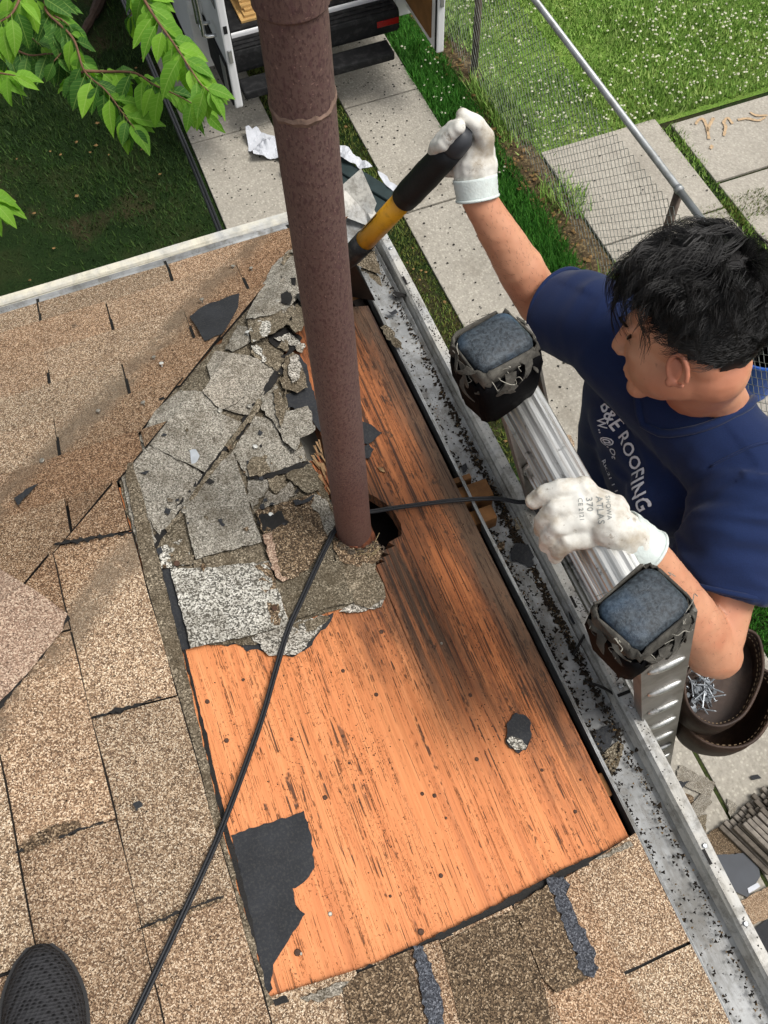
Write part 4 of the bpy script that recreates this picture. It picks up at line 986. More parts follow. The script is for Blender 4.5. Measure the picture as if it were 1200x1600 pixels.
for i in range(5):
    o = obj('plywood_sheet', boxm((-.40+.02*i, -1.1, 0), (.42-.03*(i % 2), 1.1, .015)), ply)
    o.location = (1.55+random.uniform(-.04, .04), 7.16+.03*i, .637+.0165*i); o.rotation_euler.z = random.uniform(-.02, .02)
    tag(o, ('lowest', 'second lowest', 'middle', 'second highest', 'topmost')[i]+' plywood sheet of the stack inside the van', 'plywood', 'plywood sheets stacked in the van')

# ================================================================== things lying on the driveway
paper = plain('white_wrapping_paper', 'c3c6cc', .7, var=.08, sc=20)
def crumple(name, pxs, z, hmax, m, label, cat):
    o = slab(name, pxs, 0, .002, m, None, 2.0, 7, 7, None, lambda u, v, h: G(u, v, z+h))
    c = sum((Vector(v.co) for v in o.data.vertices), Vector())/len(o.data.vertices)
    for v in o.data.vertices:
        q = v.co*9; v.co.z += hmax*max(0., .35+.9*noise.noise(q)+.5*noise.noise(q*2.4)); v.co -= c
    o.location = c; return tag(o, label, cat)
crumple('paper_sheet', [(386, 210), (402, 204), (428, 212), (450, 222), (470, 240), (462, 258), (440, 254), (418, 250), (398, 252), (388, 236)], .03, .09, paper, 'crumpled white paper sheet lying on the left driveway strip', 'paper')
crumple('paper_sheet', [(528, 232), (545, 236), (566, 252), (582, 264), (566, 268), (545, 256), (526, 246)], .13, .05, paper, 'torn white wrapping on the far edge of the dark green bundle', 'paper')
crumple('paper_sheet', [(590, 268), (605, 277), (625, 296), (618, 302), (600, 286)], .12, .02, paper, 'narrow white wrapping strip at the near end of the dark green bundle', 'paper')
grn = plain('dark_green_plastic_wrap', '2f3d3e', .5, var=.25, sc=14, spec=.4); 
def prism_px(name, pxs, z0, z1, m, label, cat, group=None, parent=None):
    top = [G(u, v, z1) for u, v in pxs]; c = sum(top, Vector())/len(top); c.z = z0
    n = len(top); vs = [p-c for p in top]+[Vector((p.x, p.y, z0))-c for p in top]
    f = [tuple(range(n))]+[(i, i+n, (i+1) % n+n, (i+1) % n) for i in range(n)]+[tuple(range(2*n-1, n-1, -1))]
    bm = bmesh.new(); me = mesh(name, vs, f); bm.from_mesh(me); bmesh.ops.recalc_face_normals(bm, faces=bm.faces[:])
    bmesh.ops.bevel(bm, geom=bm.edges[:], offset=min(.004, (z1-z0)*.25), segments=1, affect='EDGES')
    o = obj(name, bm, m, parent); o.location = c
    return tag(o, label, cat, group)
prism_px('shingle_bundle', [(470, 205), (532, 243), (560, 262), (622, 300), (612, 316), (545, 276), (522, 262), (460, 222)], .025, .12, grn, 'far dark green wrapped bundle on the ground behind the roof corner', 'bundle', 'dark green wrapped bundles')
prism_px('shingle_bundle', [(458, 225), (520, 264), (544, 279), (610, 319), (596, 346), (528, 322), (440, 262)], .025, .10, grn, 'near dark green wrapped bundle on the ground behind the roof corner', 'bundle', 'dark green wrapped bundles')
grd = lambda z: (lambda u, v, h: G(u, v, z+h))
sg = 'shingle pieces thrown down by the ladder foot'
for i, (pl, z, m, lb) in enumerate((
    ([(1055, 1219), (1062, 1195), (1118, 1222), (1110, 1248), (1073, 1230)], .026, 'grey', 'largest grey shingle piece on the pavement by the ladder'),
    ([(1077, 1261), (1097, 1240), (1113, 1253), (1092, 1277)], .034, 'grey', 'square grey shingle piece below the largest grey one'),
    ([(1050, 1222), (1079, 1220), (1063, 1235)], .032, 'felt', 'black felt triangle on the grey shingle pieces'),
    ([(1060, 1234), (1084, 1246), (1076, 1262), (1066, 1258)], .026, 'brown', 'small brown shingle piece between the grey ones'),
    ([(1137, 1248), (1152, 1258), (1142, 1278), (1138, 1270)], .026, 'grey', 'narrow grey shingle piece beside the slat bundle'),
    ([(1080, 1280), (1105, 1272), (1102, 1306), (1088, 1308)], .026, 'dgrey', 'dirty grey shingle piece near the gutter edge'),
    ([(1098, 1308), (1129, 1288), (1172, 1332), (1120, 1336)], .028, 'tan_dark', 'brown shingle piece under the slat bundle'),
    ([(1157, 1408), (1202, 1384), (1206, 1432), (1176, 1445)], .034, 'tan', 'tan shingle piece lowest right on the ground'),
    ([(1178, 1450), (1206, 1434), (1206, 1500)], .028, 'felt', 'black felt piece at the lower right border'),
    ([(858, 656), (871, 656), (866, 683), (860, 690)], .034, 'felt', 'dark felt piece behind the ladder rail on the driveway'),
    ([(868, 682), (892, 680), (900, 706), (871, 708)], .026, 'tan', 'tan end of a shingle on the driveway behind the ladder'),
    ([(870, 709), (900, 706), (906, 733), (894, 738), (881, 736)], .027, 'felt', 'black felted end of a shingle on the driveway behind the ladder'),
    ([(1172, 1214), (1184, 1210), (1190, 1216), (1176, 1219)], .026, 'felt', 'tiny grey chip on the pavement above the slat bundle'),
    ([(881, 735), (893, 733), (895, 740), (883, 743)], .026, 'spk', 'small white shingle bit on the driveway behind the ladder'))):
    scrap(pl, 0, MT[m], lb, mapf=grd(z), th=.006, group=sg)
scrap([(1112, 1336), (1180, 1332), (1188, 1369), (1168, 1402), (1147, 1392)], 0, plain('slate_blue_sheet', '30363f', .45, var=.25, sc=10), 'dark slate-blue sheet lying under the slat bundle', 'sheet', mapf=grd(.036), th=.004, amp=.4, name='flat_sheet')
scrap([(1168, 1388), (1184, 1379), (1188, 1385), (1170, 1396)], 0, paper, 'small white tag on the slate-blue sheet', 'paper', mapf=grd(.042), th=.002, amp=.3, name='paper_tag')
# bundle of weathered slats
slm = [plain('weathered_slat_%s' % 'ab'[i], c, .85, var=.4, sc=30, bump=.4, bsc=160) for i, c in enumerate(('8d857b', '6f675d'))]
a, b = G(1127, 1287, .12), G(1215, 1212, .12); e = G(1176, 1336, .12); dr_ = (e-a); dr_.z = 0; dr_.normalize(); cr = (b-a); cr.z = 0; Lr = cr.length; cr.normalize()
ns = 0
for ly in range(3):
    for i in range(13-ly*2):
        w_ = Lr/13*.84
        o = obj('slat', boxm((0, -w_/2, 0), (.30+random.uniform(-.02, .03), w_/2, .026), None, .006), random.choice(slm))
        p = a+cr*(Lr*(i+.5+ly*1.2)/13)+dr_*(random.uniform(-.012, .02)+ly*.03); o.location = (p.x, p.y, .03+ly*.03)
        o.rotation_euler = (random.uniform(-.1, .1), 0, math.atan2(dr_.y, dr_.x)+random.uniform(-.03, .03))
        tag(o, 'weathered grey slat, one of the alike slats stacked beside the house', 'slat', 'weathered slats in a stack')
# neighbour's blue container behind the fence
bl = plain('blue_plastic', '1f4fa0', .45, var=.15); tub = tag(empty('blue_tub', (3.15, 2.42, 0)), 'blue plastic tub standing behind the fence', 'tub')
bm = bmesh.new(); c = Vector((3.16, 2.42, 0)); tube(bm, [c+Vector((0, 0, z)) for z in (.03, .032, .40, .40, .06)], [.05, .17, .2, .185, .15], 24, False); obj('shell', bm, bl, tub)
bm = bmesh.new(); pts = [c+Vector((.2*math.cos(6.283*k/28), .2*math.sin(6.283*k/28), .4)) for k in range(29)]; tube(bm, pts, .012, 6); obj('rim', bm, bl, tub)

# ================================================================== the cherry tree
tree = tag(empty('cherry_tree', (-2.6, 5.6, 0)), 'cherry tree whose leafy twigs hang into the upper left corner', 'tree')
bark = plain('dark_cherry_bark', '4a3a30', .85, var=.4, sc=30, bump=.5, bsc=90)
def leaf_mat(name, c1, c2):
    n = NT(name, .6, 0, .25)
    f = n.noise(14., 3); base = n.mix(f, c1, c2)
    base = n.mix(1., base, n.mix(n.rnd(), (.62, .72, .6, 1), (1.25, 1.15, .9, 1)), 'MULTIPLY')
    x = n.sep(n.P, 0); y = n.sep(n.P, 1)
    vein = n.smooth(n.math('ABSOLUTE', y), .0016, .0006)
    sv = n.math('PINGPONG', n.math('SUBTRACT', x, n.math('MULTIPLY', n.math('ABSOLUTE', y), .7)), .0055)
    vein = n.math('MAXIMUM', vein, n.math('MULTIPLY', n.smooth(sv, .0011, .0003), .55))
    base = n.mix(n.math('MULTIPLY', vein, .4), base, 'a9c46a')
    n.color(base); n.bump(n.math('MULTIPLY', vein, -1.), .35, .001)
    tr = n.t.nodes.new('ShaderNodeBsdfTranslucent'); n.set(tr.inputs[0], n.mix(1., base, (1.3, 1.5, .5, 1), 'MULTIPLY'))
    mx = n.t.nodes.new('ShaderNodeMixShader'); mx.inputs[0].default_value = .38
    n.t.links.new(n.b.outputs[0], mx.inputs[1]); n.t.links.new(tr.outputs[0], mx.inputs[2]); n.t.links.new(mx.outputs[0], n.out.inputs[0])
    return n.m
LM = [leaf_mat('lit_cherry_leaf', '62922c', '7aaa3c'), leaf_mat('dark_cherry_leaf', '35602a', '47752f')]  # two leaf greens, the brighter one painting in leaves that catch light
def leaf_mesh(k, m):
    ln, wd = .088, .021+.003*(k % 3); n = 7; vs = []; fs = []
    for i in range(n+1):
        t = i/n; w_ = wd*(math.sin(math.pi*min(1, t*1.02)**.85)**.8)*(1-.25*t) if 0 < i < n else .0006
        droop = -.016*t*t*(1+k*.3); fold = .22+.1*(k % 2)
        wav = .0016*math.sin(i*2.3+k)
        x = .012+ln*t
        vs += [(x, -w_, droop+w_*fold+wav), (x, 0, droop), (x, w_, droop+w_*fold-wav)]
        if i: a = 3*i-3; b_ = 3*i; fs += [(a, b_, b_+1, a+1), (a+1, b_+1, b_+2, a+2)]
    i0 = len(vs); vs += [(0, -.0008, .003), (0, .0008, .003), (.012, .0008, 0), (.012, -.0008, 0)]; fs.append((i0, i0+1, i0+2, i0+3))
    me = mesh('leaf', vs, fs); me.materials.append(m); me.polygons.foreach_set('use_smooth', [True]*len(me.polygons)); return me
LEAVES = [[leaf_mesh(k, m) for k in range(5)] for m in LM]
twigs = [([(70, 0, 2.62), (75, 21, 2.6), (114, 60, 2.58), (132, 111, 2.55), (165, 141, 2.5), (192, 177, 2.48), (210, 200, 2.46)], 0, 24, .35),
         ([(36, -16, 2.4), (30, 0, 2.4), (18, 22, 2.38), (0, 34, 2.38), (-25, 48, 2.38)], 0, 10, .6),
         ([(132, 111, 2.55), (165, 112, 2.55), (210, 114, 2.5), (240, 132, 2.45), (285, 153, 2.4), (322, 176, 2.36)], 0, 21, .5),
         ([(205, -30, 2.35), (222, -6, 2.32), (240, 24, 2.28), (270, 66, 2.24), (288, 93, 2.2), (312, 129, 2.18), (326, 142, 2.17)], 0, 27, .9),
         ([(-40, 108, 2.3), (-15, 112, 2.3), (4, 115, 2.28), (24, 118, 2.27)], 0, 7, .9),
         ([(-40, 296, 2.25), (-22, 306, 2.24), (-6, 318, 2.23)], 0, 6, .9),
         ([(-30, 55, 2.75), (10, 70, 2.75), (45, 86, 2.72), (80, 84, 2.7), (110, 92, 2.68)], 1, 32, .25),
         ([(-30, 20, 2.8), (5, 30, 2.8), (40, 52, 2.78), (62, 70, 2.76)], 1, 28, .25),
         ([(114, 60, 2.6), (100, 78, 2.62), (84, 96, 2.62)], 1, 9, .1),
         ([(75, 21, 2.62), (95, 30, 2.6), (108, 40, 2.6)], 1, 7, .2),
         ([(-20, -30, 2.65), (20, -8, 2.62), (60, -4, 2.6), (100, -22, 2.6)], 1, 16, .3),
         ([(132, 111, 2.56), (118, 118, 2.58), (112, 130, 2.58)], 1, 8, .4),
         ([(205, -30, 2.36), (212, 4, 2.4), (204, 24, 2.42)], 1, 6, .4)]
nl_ = 0
limb0 = Vector((-1.5, 4.3, 4.1))
for tw, dk, cnt, bright in twigs:
    p = spline([at(u, v, d) for u, v, d in tw], 6)
    r = [.0034*(1-i/len(p))+.0011 for i in range(len(p))]
    br = obj('twig', tubem(p, r, 6), plain('reddish_twig_bark', '7a5a44', .7, var=.3) if nl_ == 0 else bpy.data.materials['reddish_twig_bark'], tree, True)
    cnt = int(cnt*1.75)
    for i in range(cnt):
        t = (i+.6)/cnt*(len(p)-1.01); k0 = int(t); q = p[k0].lerp(p[k0+1], t-k0); d = (p[min(k0+2, len(p)-1)]-p[max(k0-1, 0)]).normalized()
        sd = d.cross(Vector((0, 0, 1))).normalized()*(1 if i % 2 else -1)
        ax = (d*random.uniform(.1, .9)+sd*random.uniform(.15, 1.0)+Vector((0, 0, -1))*random.uniform(.2, 1.05)+Vector((random.gauss(0, .2), random.gauss(0, .2), 0))).normalized()
        if i == cnt-1: ax = (d+Vector((0, 0, -.5))).normalized()
        up = (Vector((0, -.35, 1))+sd*.35+Vector((random.uniform(-.4, .4), random.uniform(-.4, .4), 0))); y_ = up.cross(ax).normalized(); z_ = ax.cross(y_)
        o = bpy.data.objects.new('leaf', LEAVES[0 if random.random() < bright+.15 and not (dk and random.random() < .7) else 1][random.randrange(5)])
        s_ = random.uniform(.66, 1.08)*(1.0 if i < cnt-3 else .8)
        o.matrix_world = Matrix.Translation(q) @ Matrix((ax, y_, z_)).transposed().to_4x4() @ Matrix.Scale(s_, 4)
        mwx = o.matrix_world.copy(); col.objects.link(o); o.parent = br; o.matrix_world = mwx
        o.matrix_parent_inverse = Matrix.Identity(4); o.matrix_basis = mwx
        nl_ += 1
trunk = spline([(-2.6, 5.6, -.05), (-2.55, 5.6, 1.2), (-2.5, 5.5, 2.4), (-2.3, 5.3, 3.6), (-2.2, 5.2, 5.2), (-2.1, 5.1, 6.6)], 6)
obj('trunk', tubem(trunk, [.17*(1-.8*i/len(trunk)) for i in range(len(trunk))], 14), bark, tree, True)
for e_, s0 in (((.0, 2.9, 3.9), (-2.3, 5.3, 3.7)), ((-.9, 2.2, 4.0), (-2.3, 5.3, 3.7)), ((.2, 5.4, 5.4), (-2.25, 5.2, 4.3)), ((-3.9, 4.4, 5.4), (-2.3, 5.3, 3.9)), ((-2.6, 7.2, 5.6), (-2.25, 5.2, 4.6)), ((-.4, 6.9, 5.6), (-2.2, 5.2, 4.6))):
    a_, b_ = Vector(s0), Vector(e_); pp = spline([a_, a_.lerp(b_, .4)+Vector((0, 0, .25)), b_], 6)
    obj('limb', tubem(pp, [.055*(1-.8*i/len(pp)) for i in range(len(pp))], 8), bark, tree, True)
# fallen dark branch on the lawn far behind
fb = spline([G(124, 62, .03), G(140, 34, .06), G(152, 10, .05), G(166, -30, .06)], 5); c = fb[0].copy(); o = obj('fallen_branch', tubem([x-c for x in fb], [.03, .035, .03, .03, .035, .035, .03, .03, .04, .04, .045, .045, .05, .05, .05, .05][:len(fb)], 8), bark); o.location = c; tag(o, 'dark branch lying on the lawn behind the leaves', 'branch')
# the rest of the crown: overhead, above the picture
n = 16000; ctr = np.array([-1.6, 5.2, 5.9]); rad_ = np.array([3.0, 3.2, 2.0])
pts = rng.normal(0, 1, (n, 3)); pts /= np.linalg.norm(pts, axis=1)[:, None]; pts = ctr+pts*rad_*(rng.uniform(.1, 1, n)**.45)[:, None]
kp = []
for i, q in enumerate(pts):
    u, v, d = proj(q)
    if q[2] > 3.7 and noise.noise(Vector(q)*1.1) > -.28 and q[2] > 4.7-.44*math.hypot(q[0], q[1])+.25: kp.append(i)
pts = pts[kp]; n = len(pts)
ax = rng.normal(0, 1, (n, 3)); ax[:, 2] -= .9; ax /= np.linalg.norm(ax, axis=1)[:, None]; sd = np.cross(ax, rng.normal(0, 1, (n, 3))); sd /= np.linalg.norm(sd, axis=1)[:, None]
v = np.stack([pts, pts+ax*.06+sd*.032, pts+ax*.13, pts+ax*.06-sd*.032], 1).reshape(-1, 3)
me = mesh('crown', v, [(4*i, 4*i+1, 4*i+2, 4*i+3) for i in range(n)])
cm = blade_mat('cherry_crown_leaves', '2f5a22', '44702c', '6a963c')
tag(obj('crown', me, cm, tree), kind='stuff')

# ================================================================== the ladder
lad = tag(empty('ladder', (1.34, .52, .02)), 'aluminium extension ladder leaning on the right gutter', 'ladder')
LS = .25                                        # lean: metres out per metre down
def lad_pt(y, z, off=0.0):                      # along the ladder; off = towards the climber (outwards)
    return Vector((.425+LS*(3.65-z), y, z)) + Vector((1, 0, LS))/math.hypot(1, LS)*off
YN, YF = .315, .735
LD = Vector((LS, 0, -1)).normalized(); LN = Vector((1, 0, LS)).normalized(); LY = Vector((0, 1, 0))
def rail(y, sgn, z0, z1, off, name='rail', m=None, dp=.078, w=.028):
    t = .0045; pr = [(-dp/2, 0), (dp/2, 0), (dp/2, sgn*w), (dp/2-t, sgn*w), (dp/2-t, sgn*t), (-dp/2+t, sgn*t), (-dp/2+t, sgn*w), (-dp/2, sgn*w)]
    st = [[lad_pt(y, z, off)+LN*a+LY*b for a, b in pr] for z in (z0, z1)]
    bm = bmesh.new(); prism(bm, None, st); bmesh.ops.recalc_face_normals(bm, faces=bm.faces[:])
    return obj(name, bm, m or MT['alumd'], lad)
rN = rail(YN-.036, 1, 3.60, .02, .022); rF = rail(YF+.036, -1, 3.60, .02, .022)
def rung(z, off, ya, yb, r=.021):
    n = 40; st = []
    for y in (ya, yb):
        c = lad_pt(y, z, off); ring = []
        for k in range(n):
            a = 6.283185*k/n
            q = r*(1+.05*(1 if (k // 2) % 2 else -1)); ring.append(c+LN*(math.cos(a)*q*1.22)+LD*(-math.sin(a)*q*(1.0 if math.sin(a) < .3 else .82)))
        st.append(ring)
    bm = bmesh.new(); prism(bm, None, st); bmesh.ops.recalc_face_normals(bm, faces=bm.faces[:]); g = obj('rung', bm, MT['alum'], lad)
    for y in (ya+.006, yb-.006):
        c = lad_pt(y, z, off); ring = [c+LN*(math.cos(6.283*k/32)*r*1.36)+LD*(-math.sin(6.283*k/32)*r*1.12) for k in range(33)]
        bm = bmesh.new(); tube(bm, ring, .0042, 8); obj('swage_ring', bm, MT['alum'], g, True)
    return g
RZ = 3.485
zr = RZ
while zr > .25:
    rung(zr, .018, YN-.030, YF+.030, .0235 if zr > 3.3 else .019); zr -= .305
rung(RZ-.045, -.004, YN-.030, YF+.030, .013)
# rung ends pressed through the near rail show as bosses
zr = RZ-.09
while zr > .3:
    c = lad_pt(YN-.0385, zr, .022); bm = bmesh.new(); bmesh.ops.create_uvsphere(bm, u_segments=18, v_segments=10, radius=1)
    for v in bm.verts: v.co = c+LN*(v.co.x*.030)+LY*(v.co.y*.007)+LD*(v.co.z*.0085)
    obj('rung_boss', bm, MT['alum'], rN, True); zr -= .1525
for y, r_ in ((YN-.02, rN), (YF+.02, rF)): obj('foot', boxm((-.05, -.04, -.02), (.05, .04, .03), Matrix.Translation(lad_pt(y, .03, .022)), .008), plain('green_rubber_foot', '1f7a4a', .6), r_)
# padded mitts on the rail tops
padm = NT('scuffed_blue_black_foam', .55, 0, .45)
nz = padm.noise(170., 4, .7); bz = padm.noise(9., 3)
pc = padm.mix(padm.smooth(nz, .35, .65), '1c2228', '3e474e'); pc = padm.mix(padm.math('MULTIPLY', padm.smooth(bz, .46, .66), .55), pc, padm.mix(nz, '22384e', '44698a')); padm.color(pc); padm.bump(nz, .6, .003); padm = padm.m
tape = plain('shiny_black_tape', '0f0f11', .75, var=.3, sc=30, bump=.5, bsc=40, spec=.04)
shred = plain('frayed_grey_cloth', '5e5b54', .9, var=.5, sc=60, bump=.7, bsc=220, dirt='3a3833', dsc=40, damt=.8)
def rounded_loop(w, d, r, n=7):
    out = []
    for cx_, cy_, a0 in ((w-r, d-r, 0), (-(w-r), d-r, 90), (-(w-r), -(d-r), 180), (w-r, -(d-r), 270)):
        for k in range(n): a = rad(a0+90*k/(n-1)); out.append((cx_+r*math.cos(a), cy_+r*math.sin(a)))
    return out
def mitt(y, ang, label, seed, wrapz):
    random.seed(seed); c = lad_pt(y, 3.65, 0.0); ca, sa = math.cos(ang), math.sin(ang)
    ex = Vector((ca, sa, 0)); ey = Vector((-sa, ca, 0)); up = Vector((-LS*.55, 0, 1)).normalized()
    o = tag(empty('ladder_pad', c-Vector((0, 0, .12))), label, 'ladder pad', 'padded caps on the ladder tops')
    def ring(w, d, r, z): return [c+ex*a+ey*b+up*z for a, b in rounded_loop(w, d, r)]
    bm = bmesh.new(); prof = [(.048, .036, .016, -.11), (.0495, .0375, .017, -.03), (.0495, .0375, .018, -.012), (.047, .035, .018, -.003), (.040, .029, .017, .0015), (.02, .014, .012, .0035)]
    rings = [[bm.verts.new(p) for p in ring(*q)] for q in prof]
    for a, b in zip(rings, rings[1:]):
        for k in range(len(a)): bm.faces.new((a[k], a[(k+1) % len(a)], b[(k+1) % len(a)], b[k]))
    bm.faces.new(rings[-1]); bmesh.ops.recalc_face_normals(bm, faces=bm.faces[:]); obj('foam_pad', bm, padm, o, True)
    # torn cloth sleeve round the pad
    def sleeve(nm, zs, m, jit, top_rag, th=.003):
        bm = bmesh.new(); rg = []
        for i, (w_, d, z, cj) in enumerate(zs):
            lp = ring(w_, d, .018, z); vv = []
            for k, p in enumerate(lp):
                q = p+(p-c-up*z).normalized()*random.gauss(0, jit)+up*(random.gauss(0, top_rag) if i == 0 else random.gauss(0, jit))
                vv.append(bm.verts.new(q))
            rg.append(vv)
        for a, b in zip(rg, rg[1:]):
            for k in range(len(a)): bm.faces.new((a[k], a[(k+1) % len(a)], b[(k+1) % len(a)], b[k]))
        bmesh.ops.recalc_face_normals(bm, faces=bm.faces[:]); ob = obj(nm, bm, m, o, True)
        md = ob.modifiers.new('thick', 'SOLIDIFY'); md.thickness = th; return ob
    sleeve('torn_sleeve', [(.053, .041, -.008, 0), (.055, .043, -.018, 0), (.056, .044, -.03, 0), (.053, .041, -.046, 0)], shred, .0018, .004)
    sleeve('tape_wrap', [(.0565, .0445, -.036, 0), (.0585, .0465, -.055, 0), (.058, .046, -.085, 0), (.055, .041, -.115, 0), (.051, .035, wrapz, 0)], tape, .0013, .005, .002)
    # shreds of cloth hanging off
    for i in range(16):
        a = random.uniform(2.6, 6.6); w_ = random.uniform(.004, .012); l = random.uniform(.015, .045)
        p = c+ex*(.055*math.cos(a))+ey*(.043*math.sin(a))+up*random.uniform(-.045, -.008); out = (ex*math.cos(a)+ey*math.sin(a)); sdv = up.cross(out).normalized()
        vs = []; fs = []; nseg = 5
        for k in range(nseg+1):
            t = k/nseg; q = p+out*(.004+.010*math.sin(t*2.4))-up*(l*t)+sdv*(.012*math.sin(t*3+i)); ww = w_*(1-.6*t)*random.uniform(.7, 1.2)
            vs += [q+sdv*ww, q-sdv*ww]
            if k: fs.append((2*k-2, 2*k-1, 2*k+1, 2*k))
        ob = obj('cloth_shred', mesh('cloth_shred', vs, fs), shred, o); md = ob.modifiers.new('thick', 'SOLIDIFY'); md.thickness = .0012
    for i in range(26):
        a = random.uniform(0, 6.28); p = c+ex*(.057*math.cos(a))+ey*(.045*math.sin(a))+up*random.uniform(-.05, .0); out = ex*math.cos(a)+ey*math.sin(a); sdv = up.cross(out).normalized()
        q = [p]
        for k in range(4): q.append(q[-1]+sdv*random.uniform(-.008, .014)+out*random.uniform(-.003, .006)+up*random.uniform(-.012, .006))
        obj('loose_fibre', tubem(spline(q, 3), .0006, 4), fibm, o)
    return o
fibm = plain('pale_grey_fibre', 'aaa69a', .9, var=.3, sc=90)
mitt(YN-.015, .30, 'blue-black ladder pad nearest the camera, above the bare elbow', 11, -.15)
mitt(YF+.005, .24, 'blue-black ladder pad farther off, between gutter and bare upper arm', 12, -.15)
random.seed(21)

# ================================================================== the yellow and black prying tool
tool = tag(empty('pry_tool', roofpt(548, 398)), 'yellow and black handled prying tool held in the raised glove', 'prying tool')
T0 = at(541, 408, 1.93); T1 = at(722, 214, 1.54)
def tp(t): return T0.lerp(T1, t)
tx = (T1-T0).normalized()
def sect(name, ta, tb, rs_, m, n=24):
    k = len(rs_); obj(name, tubem([tp(ta+(tb-ta)*i/(k-1)) for i in range(k)], rs_, n), m, tool, True)
yel = plain('scuffed_yellow_fibreglass', 'e0a01e', .4, var=.12, sc=20, dirt='6a4a18', dsc=26, damt=.55, spec=.5); tblk = plain('black_rubber_grip', '17181a', .55, var=.25, sc=30, bump=.3, bsc=140); tdk = plain('black_tool_socket', '202123', .5, var=.2, sc=40, dirt='5a564e', dsc=50, damt=.4)
sect('socket', -.02, .20, [.017, .0215, .0225, .0225], tdk); sect('yellow_shaft', .195, .56, [.0205, .0205, .0205], yel)
for i in range(7):
    a = tp(.26+.021*i); obj('print_mark', boxm((-.006, -.0012, 0), (.006, .0012, .0006), Matrix.Translation(a) @ Matrix((tx, tx.cross(Vector((0, 0, 1))).normalized(), tx.cross(tx.cross(Vector((0, 0, 1)))).normalized()*-1)).transposed().to_4x4() @ Matrix.Translation((0, .008, .0195)) @ Matrix.Rotation(.5*(i % 2), 4, 'X')), tdk, tool)
sect('grip', .555, .93, [.0245, .026, .0255, .0262, .025, .0245, .0235], tblk); sect('grip_end', .925, 1.03, [.0225, .0228, .0215, .012], plain('grey_rubber_cap', '3c3e42', .5, var=.1))
dn = (roofpt(548, 398)-T0); 
bm = bmesh.new(); e0 = T0; e1 = R(.16, 1.36, .006)
sdv = (e1-e0).cross(Vector((0, 0, 1))).normalized()
for k in (0,):
    vs = [e0+sdv*.016, e0-sdv*.016, e0-sdv*.016+Vector((0, 0, .014)), e0+sdv*.016+Vector((0, 0, .014)), e1+sdv*.045, e1-sdv*.045, e1-sdv*.045+Vector((0, 0, .004)), e1+sdv*.045+Vector((0, 0, .004))]
obj('blade', mesh('blade', vs, [(0, 1, 5, 4), (2, 3, 7, 6), (1, 2, 6, 5), (3, 0, 4, 7), (4, 5, 6, 7), (0, 3, 2, 1)]), plain('dark_forged_steel', '3a3836', .5, .7, var=.3), tool)

# ================================================================== the photographer's shoe
shoe = tag(empty('shoe', R(1.05, .05)), 'toe of a black knitted shoe standing on the tan shingles', 'shoe')
o_ = roofpt(62, 1482, .0); fwd = (roofpt(62, 1482)-roofpt(66, 1640)).normalized(); sdv = fwd.cross(NR).normalized()
knit = NT('black_knitted_mesh', .85, 0, .2)
kv = knit.vor(125., knit.map((1, 2.0, 1), rot=(0, 0, .35)), out=0, rnd=.25); knit.color(knit.mix(knit.smooth(kv, .15, .45), '0c0c0d', '333335')); knit.bump(kv, .9, .004); knit = knit.m
sole = plain('black_rubber_sole', '1e1e1f', .6, var=.2)
bm = bmesh.new(); bs = bmesh.new(); N1 = 18; rings = []; rs2 = []
for i in range(N1+1):
    t = i/N1; d = .29*t; w_ = .05*min(1, (math.sin(min(1, t*3.0+.12)*math.pi/2))**.7)*(1-.18*max(0, t-.45)) ; hgt = .034+.045*min(1, t*2.3)**.9+.03*max(0, t-.5)
    if i == 0: w_ = .012; hgt = .02
    ctr_ = o_-fwd*d+NR*.012+sdv*(.004*math.sin(t*3))
    rings.append([bm.verts.new(ctr_+sdv*(w_*math.cos(a))*(1 if abs(math.cos(a)) < .99 else 1)+NR*(hgt*max(0, math.sin(a))**.8-.004*(math.sin(a) < 0))) for a in [math.pi*k/14 for k in range(15)]])
    rs2.append([bs.verts.new(ctr_+sdv*(w_+.004)*s_+NR*z_) for s_, z_ in ((1, -.012), (1, .010), (-1, .010), (-1, -.012))])
for a, b in zip(rings, rings[1:]):
    for k in range(14): bm.faces.new((a[k], a[k+1], b[k+1], b[k]))
bm.faces.new(rings[0]); bm.faces.new(rings[-1])
for a, b in zip(rs2, rs2[1:]):
    for k in range(4): bs.faces.new((a[k], a[(k+1) % 4], b[(k+1) % 4], b[k]))
bs.faces.new(rs2[0]); bs.faces.new(rs2[-1])
for q in (bm, bs): bmesh.ops.recalc_face_normals(q, faces=q.faces[:])
obj('upper', bm, knit, shoe, True); obj('sole', bs, sole, shoe)
bm = bmesh.new(); tp_ = []
for i in range(5):
    t = .0+.035*i; k = [rings[min(N1, 1+i)][j].co.copy() if rings[0][0].is_valid else None for j in range(15)] if False else None
bm.free()

